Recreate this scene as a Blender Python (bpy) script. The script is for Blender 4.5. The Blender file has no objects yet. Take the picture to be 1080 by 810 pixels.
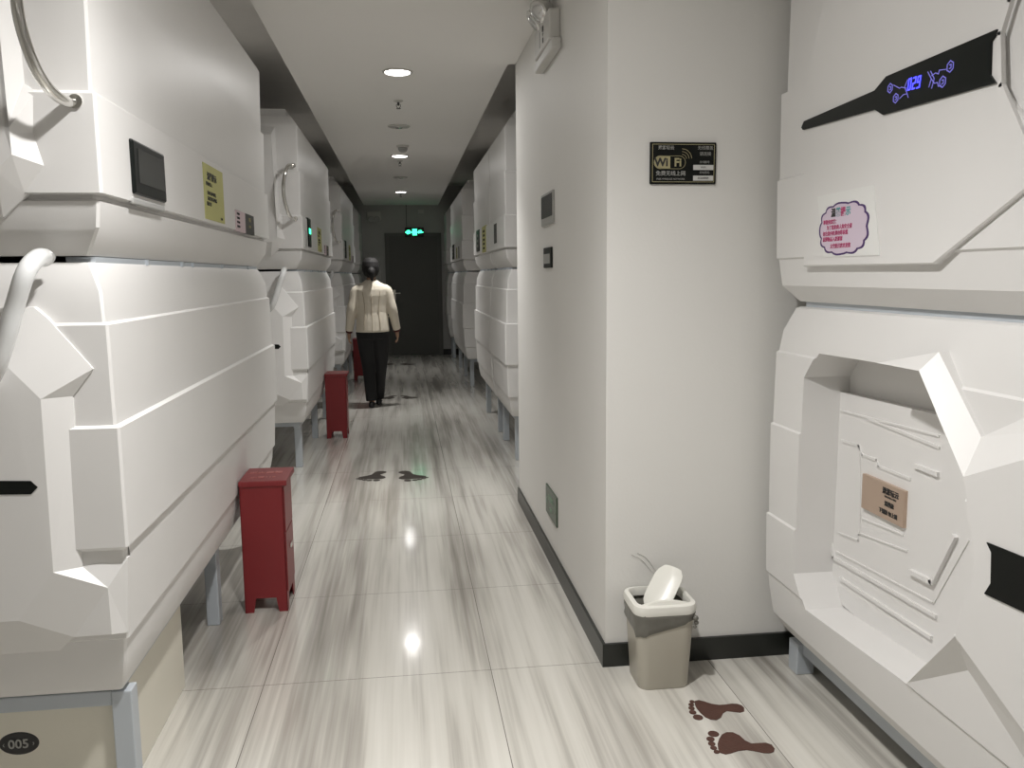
import bpy, bmesh, math, random
from mathutils import Vector, Matrix
random.seed(4)
S = bpy.context.scene
COL = S.collection
PI = math.pi
R = math.radians

# ---------------------------------------------------------------- materials
def mat(name, col, rough=.5, metal=0., emit=None, es=0., spec=.5, coat=0., alpha=1., noise=0., nscale=8., bump=0., bscale=60.):
    m = bpy.data.materials.new(name); m.use_nodes = True
    nt = m.node_tree; b = nt.nodes['Principled BSDF']
    c = (*col, 1.)
    b.inputs['Base Color'].default_value = c
    b.inputs['Roughness'].default_value = rough
    b.inputs['Metallic'].default_value = metal
    b.inputs['Specular IOR Level'].default_value = spec
    b.inputs['Coat Weight'].default_value = coat
    b.inputs['Alpha'].default_value = alpha
    if emit:
        b.inputs['Emission Color'].default_value = (*emit, 1.); b.inputs['Emission Strength'].default_value = es
    tc = nt.nodes.new('ShaderNodeTexCoord')
    nz = nt.nodes.new('ShaderNodeTexNoise'); nz.inputs['Scale'].default_value = nscale; nz.inputs['Detail'].default_value = 4
    nt.links.new(tc.outputs['Object'], nz.inputs['Vector'])
    if noise:
        mx = nt.nodes.new('ShaderNodeMix'); mx.data_type = 'RGBA'
        mx.inputs[6].default_value = tuple(max(0, v*(1-noise)) for v in col)+(1,)
        mx.inputs[7].default_value = tuple(min(1, v*(1+noise)) for v in col)+(1,)
        nt.links.new(nz.outputs['Fac'], mx.inputs[0]); nt.links.new(mx.outputs[2], b.inputs['Base Color'])
    if bump:
        nb = nt.nodes.new('ShaderNodeTexNoise'); nb.inputs['Scale'].default_value = bscale
        nt.links.new(tc.outputs['Object'], nb.inputs['Vector'])
        bp = nt.nodes.new('ShaderNodeBump'); bp.inputs['Strength'].default_value = bump; bp.inputs['Distance'].default_value = .003
        nt.links.new(nb.outputs['Fac'], bp.inputs['Height']); nt.links.new(bp.outputs['Normal'], b.inputs['Normal'])
    return m

M = dict(
    shell=mat('pod_plastic', (.76, .75, .735), .42, noise=.03, nscale=3),
    shell_in=mat('pod_door_plastic', (.79, .78, .765), .4, noise=.02, nscale=3),
    groove=mat('pod_trim_grey', (.42, .42, .41), .5),
    wall=mat('wall_paint', (.76, .75, .72), .6, noise=.03, nscale=2, bump=.12, bscale=90),
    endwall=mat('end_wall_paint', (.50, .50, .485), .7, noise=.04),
    ceil=mat('ceiling_paint', (.88, .865, .84), .75, noise=.02, nscale=1.5),
    dark_ceil=mat('recess_paint', (.78, .76, .73), .8, noise=.05),
    black=mat('black_skirting', (.018, .020, .017), .35, noise=.3),
    steel=mat('stand_grey_steel', (.50, .54, .58), .35, metal=.1, noise=.04),
    chrome=mat('chrome', (.80, .79, .76), .14, metal=1.),
    whitebar=mat('white_bar', (.74, .75, .75), .25, coat=.3),
    panel=mat('cream_panel', (.76, .73, .63), .35, noise=.03, nscale=2),
    glass=mat('black_glass', (.008, .010, .009), .35, spec=.2),
    glass2=mat('black_slot', (.008, .009, .008), .5, spec=.15),
    greyscreen=mat('screen_grey', (.035, .037, .035), .15),
    red=mat('red_steel', (.225, .020, .024), .38, noise=.08, nscale=5),
    redtext=mat('faded_white_print', (.50, .20, .18), .5),
    yellow=mat('yellow_paper', (.50, .49, .19), .6, noise=.05),
    ink=mat('black_ink', (.03, .03, .03), .6),
    pinkpaper=mat('pink_paper', (.62, .50, .53), .6),
    darkpaper=mat('dark_card', (.04, .04, .035), .5),
    gold=mat('gold_print', (.40, .36, .20), .5),
    silver=mat('silver_print', (.36, .36, .34), .5),
    label=mat('white_label', (.62, .62, .60), .5),
    paper=mat('white_paper', (.80, .80, .78), .6),
    purple=mat('purple_ink', (.07, .03, .14), .6),
    lilac=mat('lilac_paper', (.66, .56, .66), .6),
    rose=mat('rose_ink', (.48, .06, .17), .6),
    teal=mat('teal_ink', (.10, .35, .36), .6),
    blueprint=mat('display_blue', (.02, .02, .2), .4, emit=(.06, .06, 1.), es=2.6),
    bluedim=mat('display_lines', (.12, .11, .3), .4, emit=(.22, .20, .75), es=.55),
    green=mat('exit_green', (.02, .3, .15), .4, emit=(.05, .95, .42), es=3.2),
    greendim=mat('floor_exit_green', (.25, .38, .27), .4),
    greenback=mat('floor_exit_back', (.055, .085, .055), .35),
    copper=mat('copper_plate', (.55, .42, .33), .32, metal=.55, noise=.04),
    bin=mat('bin_plastic', (.50, .47, .40), .33, noise=.03),
    binlid=mat('bin_lid_plastic', (.82, .81, .75), .3),
    bag=mat('grey_bin_bag', (.15, .145, .125), .3, noise=.25, nscale=25, bump=.9, bscale=35),
    foot=mat('brown_rubber', (.085, .037, .026), .8, noise=.25, nscale=30, bump=.5, bscale=150),
    footdark=mat('dark_rubber', (.035, .028, .022), .8, noise=.3, nscale=30),
    door=mat('dark_grey_door', (.105, .107, .098), .45, noise=.05),
    frame=mat('door_frame_grey', (.13, .13, .12), .5),
    lamp=mat('lamp_diffuser', (1, 1, 1), .5, emit=(1., .97, .92), es=9.),
    lampoff=mat('lamp_glass_off', (.55, .54, .52), .3),
    rim=mat('lamp_rim', (.62, .61, .58), .3, metal=.4),
    device=mat('white_device', (.62, .61, .58), .45),
    lens=mat('lamp_reflector', (.75, .75, .74), .15, metal=.8),
    skin=mat('skin', (.42, .25, .17), .5),
    hair=mat('black_hair', (.007, .006, .006), .75, bump=.6, bscale=120),
    jacket=mat('cream_jacket', (.72, .66, .55), .75, noise=.06, nscale=12, bump=.7, bscale=22),
    jlines=mat('jacket_seam', (.45, .38, .28), .8),
    cuff=mat('dark_red_cuff', (.08, .012, .015), .7),
    trouser=mat('black_trousers', (.010, .010, .011), .8, bump=.5, bscale=20),
    shoe=mat('black_shoes', (.014, .014, .015), .35),
    wire=mat('grey_wire', (.09, .09, .085), .5),
    pen=mat('pencil_scuff', (.30, .29, .26), .8),
)

def floor_mat():
    m = bpy.data.materials.new('polished_wood_grain_marble'); m.use_nodes = True
    nt = m.node_tree; N = nt.nodes.new; L = nt.links.new
    b = nt.nodes['Principled BSDF']
    geo = N('ShaderNodeNewGeometry'); sep = N('ShaderNodeSeparateXYZ'); L(geo.outputs['Position'], sep.inputs[0])
    def math_(op, a, bb=None, **k):
        n = N('ShaderNodeMath'); n.operation = op
        for i, v in enumerate((a, bb)):
            if v is None: continue
            if isinstance(v, (int, float)): n.inputs[i].default_value = v
            else: L(v, n.inputs[i])
        return n.outputs[0]
    T = .79
    TY = .80
    ux = math_('DIVIDE', math_('ADD', sep.outputs['X'], .515 + T*10), T)
    uy = math_('DIVIDE', math_('ADD', sep.outputs['Y'], -2.85 + TY*10), TY)
    cx = math_('FLOOR', ux); cy = math_('FLOOR', uy)
    fx = math_('FRACT', ux); fy = math_('FRACT', uy)
    # joints
    dx = math_('MINIMUM', fx, math_('SUBTRACT', 1., fx)); dy = math_('MINIMUM', fy, math_('SUBTRACT', 1., fy))
    d = math_('MINIMUM', dx, dy)
    joint = math_('LESS_THAN', d, .0017)
    # per tile random offset
    comb = N('ShaderNodeCombineXYZ'); L(cx, comb.inputs[0])
    wn = N('ShaderNodeTexWhiteNoise'); wn.noise_dimensions = '3D'; L(comb.outputs[0], wn.inputs['Vector'])
    # stretched noise along Y
    def streak(sx, sy, off, detail, rough=.6, dist=0.):
        c = N('ShaderNodeCombineXYZ')
        L(math_('ADD', math_('MULTIPLY', sep.outputs['X'], sx), math_('MULTIPLY', wn.outputs['Value'], 37.+off)), c.inputs[0])
        L(math_('ADD', math_('MULTIPLY', sep.outputs['Y'], sy), math_('MULTIPLY', wn.outputs['Value'], 11.)), c.inputs[1])
        c.inputs[2].default_value = off
        n = N('ShaderNodeTexNoise'); n.inputs['Scale'].default_value = 1.; n.inputs['Detail'].default_value = detail
        n.inputs['Roughness'].default_value = rough; n.inputs['Distortion'].default_value = dist
        L(c.outputs[0], n.inputs['Vector']); return n.outputs['Fac']
    s1 = streak(10., .45, 3., 3, .55, .12)
    s2 = streak(55., .9, 9., 3, .6)
    s3 = streak(3.0, .5, 5., 2)
    mixv = math_('ADD', math_('ADD', math_('MULTIPLY', s1, .48), math_('MULTIPLY', s2, .16)), math_('MULTIPLY', s3, .36))
    ramp = N('ShaderNodeValToRGB'); L(mixv, ramp.inputs[0])
    e = ramp.color_ramp.elements
    e[0].position = .37; e[0].color = (.29, .272, .24, 1)
    e[1].position = .62; e[1].color = (.74, .72, .665, 1)
    k = ramp.color_ramp.elements.new(.46); k.color = (.475, .452, .41, 1)
    k = ramp.color_ramp.elements.new(.53); k.color = (.66, .64, .585, 1)
    mx = N('ShaderNodeMix'); mx.data_type = 'RGBA'; L(joint, mx.inputs[0]); L(ramp.outputs[0], mx.inputs[6]); mx.inputs[7].default_value = (.20, .185, .165, 1)
    L(mx.outputs[2], b.inputs['Base Color'])
    b.inputs['Roughness'].default_value = .22
    b.inputs['Specular IOR Level'].default_value = .55
    b.inputs['Coat Weight'].default_value = .6; b.inputs['Coat Roughness'].default_value = .09
    nz = N('ShaderNodeTexNoise'); nz.inputs['Scale'].default_value = 5.; L(geo.outputs['Position'], nz.inputs['Vector'])
    bp = N('ShaderNodeBump'); bp.inputs['Strength'].default_value = .05; bp.inputs['Distance'].default_value = .01
    L(nz.outputs['Fac'], bp.inputs['Height']); L(bp.outputs['Normal'], b.inputs['Normal']); L(bp.outputs['Normal'], b.inputs['Coat Normal'])
    return m
M['floor'] = floor_mat()

# ---------------------------------------------------------------- mesh helpers
def V(p): return Vector(p)
def link(name, me, m, parent=None):
    o = bpy.data.objects.new(name, me)
    if m is not None and not me.materials: me.materials.append(M[m] if isinstance(m, str) else m)
    COL.objects.link(o)
    if parent is not None:
        o.parent = parent
    return o
def wloc(o):
    p = Vector((0, 0, 0))
    while o is not None:
        p = p + o.location; o = o.parent
    return p
def obj(name, bm, m, parent=None, smooth=False, loc=None, recalc=True):
    """links the bmesh (world coordinates) as one mesh object under parent (roots are unrotated while building)"""
    if recalc: bmesh.ops.recalc_face_normals(bm, faces=bm.faces)
    base = wloc(parent) if parent is not None else Vector(loc) if loc is not None else Vector((0, 0, 0))
    bmesh.ops.translate(bm, verts=bm.verts, vec=-base)
    me = bpy.data.meshes.new(name); bm.to_mesh(me); bm.free()
    if smooth:
        for p in me.polygons: p.use_smooth = True
    o = link(name, me, m, parent)
    if parent is None: o.location = base
    return o
def auto(o, ang=35):
    me = o.data
    for p in me.polygons: p.use_smooth = True
    me.set_sharp_from_angle(angle=R(ang))
    return o
def thing(name, label, cat, loc=(0, 0, 0), group=None):
    o = bpy.data.objects.new(name, None); COL.objects.link(o); o.location = loc; o.empty_display_size = .1
    return tag(o, label, cat, group)
def tag(o, label, cat, group=None):
    o['label'] = label; o['category'] = cat
    if group: o['group'] = group
    return o
def struct(o): o['kind'] = 'structure'; return o
def dup(root, delta, label):
    def cp(o, par):
        c = o.copy(); COL.objects.link(c)
        if par is not None: c.parent = par; c.matrix_parent_inverse = o.matrix_parent_inverse.copy()
        for ch in list(kids.get(o.name, [])): cp(ch, c)
        return c
    kids = {}
    for o in bpy.data.objects:
        if o.parent: kids.setdefault(o.parent.name, []).append(o)
    r = cp(root, None); r.location = Vector(root.location)+Vector(delta); r['label'] = label
    return r
def BM(): return bmesh.new()
def box(bm, a, b, bev=0.):
    a = Vector(a); b = Vector(b)
    lo = Vector((min(a[i], b[i]) for i in range(3))); hi = Vector((max(a[i], b[i]) for i in range(3)))
    r = bmesh.ops.create_cube(bm, size=1.)
    for v in r['verts']:
        v.co = Vector((lo[i]+(v.co[i]+.5)*(hi[i]-lo[i]) for i in range(3)))
    if bev > 0:
        es = list({e for v in r['verts'] for e in v.link_edges})
        bmesh.ops.bevel(bm, geom=es, offset=bev, segments=2, affect='EDGES', profile=.5)
    return bm
def hull_faces(bm, pts, faces):
    vs = [bm.verts.new(p) for p in pts]
    for f in faces:
        try: bm.faces.new([vs[i] for i in f])
        except ValueError: pass
    return vs
def prism(bm, pts, vec):
    """closed prism: polygon pts swept by vec"""
    vec = Vector(vec); n = len(pts)
    a = [bm.verts.new(Vector(p)) for p in pts]; b = [bm.verts.new(Vector(p)+vec) for p in pts]
    bm.faces.new(a); bm.faces.new(b[::-1])
    for i in range(n): bm.faces.new((a[i], b[i], b[(i+1) % n], a[(i+1) % n]))
    return bm
def tube(bm, pts, r, seg=14, cap=True, smooth_n=0):
    pts = [Vector(p) for p in pts]
    if smooth_n:
        out = []
        P = [pts[0]*2-pts[1]]+pts+[pts[-1]*2-pts[-2]]
        for i in range(1, len(P)-2):
            for k in range(smooth_n):
                t = k/smooth_n; p0, p1, p2, p3 = P[i-1:i+3]
                out.append(.5*((2*p1)+(-p0+p2)*t+(2*p0-5*p1+4*p2-p3)*t*t+(-p0+3*p1-3*p2+p3)*t**3))
        out.append(pts[-1])
        if isinstance(r, (list, tuple)):
            r = [x if isinstance(x, (list, tuple)) else (x, x) for x in r]
            rr = []
            for i in range(len(pts)-1):
                for k in range(smooth_n): rr.append(tuple(r[i][q]+(r[i+1][q]-r[i][q])*k/smooth_n for q in (0, 1)))
            rr.append(r[-1]); r = rr
        pts = out
    n = len(pts)
    if not isinstance(r, (list, tuple)): r = [r]*n
    t0 = (pts[1]-pts[0]).normalized()
    up = Vector((0, 0, 1)) if abs(t0.z) < .9 else Vector((0, 1, 0))
    nrm = t0.cross(up).normalized(); rings = []
    for i, p in enumerate(pts):
        t = ((pts[min(i+1, n-1)]-pts[max(i-1, 0)])).normalized()
        nrm = (nrm-t*nrm.dot(t)).normalized(); bn = t.cross(nrm)
        ri = r[i] if isinstance(r[i], (tuple, list)) else (r[i], r[i])
        rings.append([bm.verts.new(p+nrm*math.cos(2*PI*k/seg)*ri[0]+bn*math.sin(2*PI*k/seg)*ri[1]) for k in range(seg)])
    for a, b in zip(rings, rings[1:]):
        for k in range(seg): bm.faces.new((a[k], a[(k+1) % seg], b[(k+1) % seg], b[k]))
    if cap: bm.faces.new(rings[0][::-1]); bm.faces.new(rings[-1])
    return bm
def loft(bm, rings, cap=True):
    vs = [[bm.verts.new(p) for p in r] for r in rings]
    n = len(vs[0])
    for a, b in zip(vs, vs[1:]):
        for k in range(n): bm.faces.new((a[k], a[(k+1) % n], b[(k+1) % n], b[k]))
    if cap: bm.faces.new(vs[0][::-1]); bm.faces.new(vs[-1])
    return bm
def lathe(bm, prof, c, axis='z', seg=32):
    c = Vector(c); rings = []
    for r, h in prof:
        ring = []
        for k in range(seg):
            a = 2*PI*k/seg
            d = Vector((r*math.cos(a), r*math.sin(a), h))
            if axis == 'x': d = Vector((d.z, d.x, d.y))
            if axis == 'y': d = Vector((d.y, d.z, d.x))
            ring.append(c+d)
        rings.append(ring)
    return loft(bm, rings)
def ribs(bm, pts, w, h, nrm):
    """thin raised line along a polyline lying on a flat surface whose outward normal is nrm"""
    nrm = Vector(nrm)
    for a, b in zip(pts, pts[1:]):
        a = Vector(a); b = Vector(b); t = (b-a).normalized(); s = t.cross(nrm).normalized()*w/2
        a2 = a-t*w*.35; b2 = b+t*w*.35
        prism(bm, [a2-s, a2+s, b2+s, b2-s], nrm*h)
    return bm
_dg = None
def text(bm, s, o, u, v, size, ext=.0015, align='CENTER', bold=0., squash=1.):
    cu = bpy.data.curves.new('t', 'FONT'); cu.body = s; cu.size = size; cu.align_x = align; cu.align_y = 'CENTER'
    cu.extrude = ext/2; cu.offset = bold; cu.resolution_u = 3
    ob = bpy.data.objects.new('t', cu); COL.objects.link(ob)
    dg = bpy.context.evaluated_depsgraph_get(); dg.update()
    me = bpy.data.meshes.new_from_object(ob.evaluated_get(dg))
    u = Vector(u); v = Vector(v); w = u.cross(v); o = Vector(o)
    t = BM(); t.from_mesh(me)
    for x in t.verts: x.co = o+u*x.co.x*squash+v*x.co.y+w*x.co.z
    tm = bpy.data.meshes.new('tt'); t.to_mesh(tm); t.free(); bm.from_mesh(tm)
    bpy.data.meshes.remove(tm); bpy.data.meshes.remove(me)
    bpy.data.objects.remove(ob); bpy.data.curves.remove(cu)
    return bm

# ---------------------------------------------------------------- room
ZC = 2.62; ZR = 2.95; YE = 15.05; YB = -3.5; XL = -2.15; XR = 2.6
PW = .685     # corridor face of the pillar wall
struct(obj('floor', box(BM(), (XL-.1, YB-.1, -.1), (XR+.1, YE+.1, 0)), 'floor'))
b = BM()
box(b, (-.64, 0, ZC), (.64, YE, ZC+.08)); box(b, (XL, YB, ZC), (.64, 0, ZC+.08))
box(b, (.64, YB, ZC), (XR, 5.09, ZC+.08))
struct(obj('ceiling', b, 'ceil'))
struct(obj('ceiling_recess', box(BM(), (XL-.1, YB-.1, ZR), (XR+.1, YE+.1, ZR+.1)), 'dark_ceil'))
struct(obj('wall_left', box(BM(), (XL-.1, YB, 0), (XL, YE, ZR)), 'wall'))
struct(obj('wall_right', box(BM(), (XR, YB, 0), (XR+.1, YE, ZR)), 'wall'))
struct(obj('wall_back', box(BM(), (XL, YB-.1, 0), (XR, YB, ZR)), 'wall'))
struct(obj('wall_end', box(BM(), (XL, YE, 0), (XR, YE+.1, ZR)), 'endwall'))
struct(obj('wall_pillar', box(BM(), (PW, 2.82, 0), (XR, 5.09, ZC)), 'wall'))
b = BM(); box(b, (PW-.012, 2.808, 0), (PW, 5.09, .085)); struct(obj('baseboard_pillar_side', b, 'black'))
b = BM(); box(b, (PW, 2.808, 0), (XR, 2.82, .085)); struct(obj('baseboard_pillar_front', b, 'black'))
b = BM(); box(b, (XL, YE-.012, 0), (-.30, YE, .10)); box(b, (.66, YE-.012, 0), (XR, YE, .10)); struct(obj('baseboard_end', b, 'black'))
# end door
t = struct(thing('door_1', '', '', (.17, YE, 0)))
del t['label'], t['category']
b = BM()
box(b, (-.30, YE-.03, 0), (-.23, YE, 2.14)); box(b, (.61, YE-.03, 0), (.68, YE, 2.14)); box(b, (-.23, YE-.03, 2.09), (.61, YE, 2.14))
obj('door_frame', b, 'frame', t)
b = BM(); box(b, (-.23, YE-.02, .005), (.61, YE, 2.09)); obj('door_leaf', b, 'door', t)
b = BM(); box(b, (-.175, YE-.028, .98), (-.135, YE-.02, 1.16)); tube(b, [(-.155, YE-.025, 1.10), (-.155, YE-.07, 1.10), (-.05, YE-.07, 1.10)], .01); obj('door_handle', b, 'chrome', t)

# ---------------------------------------------------------------- pods
def shell_bm(prof, xf, s, y0, y1, depth, c=.006):
    """prof: (z, inset) list from bottom to top; xf corridor face; s direction of the corridor; rings of a chamfered rectangle"""
    bm = BM(); rings = []
    xb = xf-s*depth
    for z, i in prof:
        xa = xf-s*i; xc = xb+s*i; ya = y0+i; yb = y1-i
        ring = [(xa, ya+c, z), (xa, yb-c, z), (xa-s*c, yb, z), (xc+s*c, yb, z), (xc, yb-c, z), (xc, ya+c, z), (xc+s*c, ya, z), (xa-s*c, ya, z)]
        rings.append([Vector(p) for p in ring])
    loft(bm, rings); return bm
LOW = [(.360, .045), (.385, .030), (.455, .012), (.500, .008), (.506, .003), (.512, -.002), (.742, -.004), (.750, .003), (.756, .006), (1.045, .004), (1.050, -.004)]
LOW = [(.360, .050), (.375, .040), (.450, .026), (.506, .022), (.512, .012), (.742, .003), (.752, -.008), (1.046, -.008), (1.052, .004), (1.292, .006), (1.298, .016), (1.370, .020), (1.430, .045), (1.440, .052)]
UP = [(1.456, .055), (1.466, .048), (1.520, .014), (1.580, .006), (1.586, .018), (1.594, .018), (1.598, -.006), (1.820, -.006), (1.828, .006), (2.124, -.002), (2.130, .010), (2.430, .004), (2.450, .014), (2.500, .05), (2.505, .085), (2.555, .09)]
XF = -.69

def stand(name, xf, s, y0, y1, zt, legs, label, depth=1.2, group='steel stands under the pods'):
    t = thing(name, label, 'stand', (xf-s*.06, (y0+y1)/2, 0), group)
    xa = xf-s*.085; xb = xf-s*(depth-.06)
    b = BM(); w = .045
    for x in (xa, xb): box(b, (x, y0+.115, zt-.05), (x-s*w, y1-.06, zt-.002))
    for y in legs:
        box(b, (xa-s*w, y, zt-.05), (xb, y+w, zt-.004))
    obj('base_frame', b, 'steel', t)
    for y in legs:
        for x in (xa, xb-s*0):
            bb = BM(); box(bb, (x, y-.0, 0), (x-s*.05, y+.06, zt-.05), .004); obj('leg', bb, 'steel', t)
    return t

def gap_rail(t, xf, s, y0, y1, z):
    b = BM(); box(b, (xf-s*.052, y0+.09, z-.009), (xf-s*.12, y1-.07, z+.006))
    L = y1-y0
    for k, f in enumerate((.2, .36, .42, .62, .86)): box(b, (xf-s*.044, y0+L*f, z-.010), (xf-s*.06, y0+L*f+.012, z+.0065))
    return obj('seam_rail', b, 'steel', t)

# --- lower pod with its sculpted end (number 005)
def left_lower(y0, y1, label):
    t = thing('sleeping_pod', label, 'pod', (XF-.6, (y0+y1)/2, .36), 'white sleeping pods along the corridor')
    auto(obj('shell', shell_bm(LOW, XF, 1, y0, y1, 1.25), 'shell', t), 30)
    A = [(-0.878, 2.100, 1.337), (-0.857, 2.100, 1.337), (-0.828, 2.100, 1.310), (-0.735, 2.100, 1.189), (-0.785, 2.100, 1.125), (-0.793, 2.100, 0.705)] + [(-0.689, 2.109, 0.720), (-0.702, 2.109, 0.528)] + [(-0.732, 2.085, 0.535), (-0.820, 2.085, 0.534)] + [(-0.863, 2.105, 0.493)]
    B = [(-0.919, 2.060, 1.215), (-0.841, 2.060, 1.125), (-0.845, 2.060, 0.708), (-0.931, 2.060, 0.593)] + [(-0.733, 2.085, 0.654)]
    xl = -1.30
    A = [Vector(p) for p in A]; B = [Vector(p) for p in B]
    A[0] = Vector((-.875, 2.093, 1.337)); A[1] = Vector((-.856, 2.098, 1.337)); B[0] = Vector((-.918, 2.058, 1.216))
    # close the raised console on the left
    l_at = Vector((xl, 2.1, A[0].z)); l_bt = Vector((xl+.09, 2.06, B[0].z)); l_bb = Vector((xl+.09, 2.06, B[3].z)); l_ab = Vector((xl, 2.1, A[10].z))
    pts = A+B+[l_at, l_bt, l_bb, l_ab]
    F = [(11, 12, 13, 14, 18, 17), (11, 12, 3, 2, 1, 0), (12, 4, 3), (12, 13, 5, 4), (13, 15, 5), (5, 15, 6), (15, 8, 7, 6), (13, 14, 9, 8, 15), (14, 10, 9), (14, 18, 19, 10), (17, 11, 0, 16), (17, 16, 19, 18)]
    rim = [0, 1, 2, 3, 4, 5, 6, 7, 8, 9, 10, 19, 16]; n0 = len(pts); nr = len(rim)
    pts += [Vector((pts[i].x, 2.125, pts[i].z)) for i in rim]
    for i in range(nr):
        j = (i+1) % nr; F.append((rim[i], rim[j], n0+j, n0+i))
    F.append(tuple(range(n0, n0+nr)))
    dy = y0-2.1
    mv = lambda L_: [Vector(p)+Vector((0, dy, 0)) for p in L_]
    b = BM(); hull_faces(b, mv(pts), F); bmesh.ops.triangulate(b, faces=b.faces)
    obj('end_console', b, 'shell', t)
    # black slot on the console
    sl = [(-1.037, 2.060, 0.940), (-0.877, 2.060, 0.933), (-0.863, 2.060, 0.917), (-0.879, 2.060, 0.901), (-1.040, 2.060, 0.906)]
    b = BM(); prism(b, mv([(p[0], 2.062, p[2]) for p in sl]), (0, -.004, 0)); obj('display_strip', b, 'glass2', t)
    # entry door on the far part of the end, hexagonal frame
    b = BM(); o_ = [(-1.36, .62), (-1.36, 1.06), (-1.46, 1.20), (-1.80, 1.20), (-1.86, 1.06), (-1.86, .62), (-1.78, .52), (-1.44, .52)]
    ii = [(-1.61+(x+1.61)*.84, .86+(z-.86)*.86) for x, z in o_]
    n = 8; ov = [b.verts.new((x, y0+.01, z)) for x, z in o_]; fv = [b.verts.new((-1.61+(x+1.61)*.95, y0-.02, .86+(z-.86)*.95)) for x, z in o_]; iv = [b.verts.new((x, y0-.004, z)) for x, z in ii]
    for i in range(n):
        j = (i+1) % n; b.faces.new((ov[i], ov[j], fv[j], fv[i])); b.faces.new((fv[i], fv[j], iv[j], iv[i]))
    b.faces.new(iv); b.faces.new(ov[::-1]); obj('entry_door', b, 'shell_in', t)
    # white grab bar coming out of the seam between the two pods
    path = [(-0.813, 2.090, 1.445), (-0.821, 2.090, 1.452)] + [(-0.814, 2.030, 1.446)] + [(-0.818, 1.980, 1.415), (-0.847, 1.980, 1.339), (-0.870, 1.980, 1.271)] + [(-0.904, 1.990, 1.199)] + [(-0.955, 2.050, 1.158)]
    b = BM(); tube(b, mv(path), [.02]*len(path), 16, smooth_n=5); auto(obj('grab_bar', b, 'whitebar', t), 60)
    gap_rail(t, XF, 1, y0, y1, 1.448)
    return t
def left_upper(y0, y1, label):
    t = thing('sleeping_pod', label, 'pod', (XF-.6, (y0+y1)/2, 1.456), 'white sleeping pods along the corridor')
    auto(obj('shell', shell_bm(UP, XF, 1, y0, y1, 1.25), 'shell', t), 30)
    A = [Vector(p) for p in [(-0.838, 2.100, 1.840), (-0.813, 2.100, 1.822), (-0.820, 2.100, 1.732), (-0.801, 2.100, 1.656), (-0.853, 2.100, 1.590), (-0.906, 2.100, 1.543)]]
    B = [Vector(p) for p in [(-0.861, 2.040, 1.722), (-0.851, 2.040, 1.675), (-0.886, 2.040, 1.640)]]
    zt = 2.42; xl = -1.86
    a0 = Vector((A[0].x-.005, 2.1, zt)); b0 = Vector((B[0].x, 2.04, zt-.06)); al = Vector((xl, 2.1, zt)); bl = Vector((xl+.07, 2.04, zt-.06))
    bb = Vector((xl+.07, 2.04, B[2].z)); ab = Vector((xl, 2.1, A[5].z))
    pts = [a0]+A+[b0]+B+[al, bl, bb, ab]      # 0..6, 7..10, 11..14
    F = [(7, 8, 9, 10, 13, 12), (7, 0, 1, 8), (8, 1, 2, 3), (8, 3, 4, 9), (9, 4, 5, 10), (10, 5, 6, 14, 13), (13, 14, 11, 12), (12, 11, 0, 7)]
    rim = [0, 1, 2, 3, 4, 5, 6, 14, 11]; n0 = len(pts)
    pts += [Vector((pts[i].x, 2.125, pts[i].z)) for i in rim]
    for i in range(9):
        j = (i+1) % 9; F.append((rim[i], rim[j], n0+j, n0+i))
    F.append(tuple(range(n0, n0+9)))
    dy = y0-2.1
    mv = lambda L_: [Vector(p)+Vector((0, dy, 0)) for p in L_]
    b = BM(); hull_faces(b, mv(pts), F); bmesh.ops.triangulate(b, faces=b.faces); obj('end_console', b, 'shell', t)
    # curved steel ladder handle
    lo_ = [(-0.728, 2.115, 1.801)] + [(-0.744, 2.075, 1.799)] + [(-0.758, 2.030, 1.814)] + [(-0.770, 1.990, 1.856)] + [(-0.783, 1.975, 1.925)]
    mid = [(-0.786, 1.970, 1.981)][0]; zm = mid[2]
    path = lo_+[mid]+[(p[0], p[1], 2*zm-p[2]) for p in lo_[::-1]]
    zb = lo_[0][2]; ztp = 2*zm-zb; xh = lo_[0][0]
    b = BM(); tube(b, mv(path), .0125, 16, smooth_n=6)
    for z in (zb, ztp): lathe(b, [(.016, 0), (.016, .008)], (xh, y0-.010, z), 'y', 20)
    auto(obj('ladder_handle', b, 'chrome', t), 60)
    return t
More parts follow.
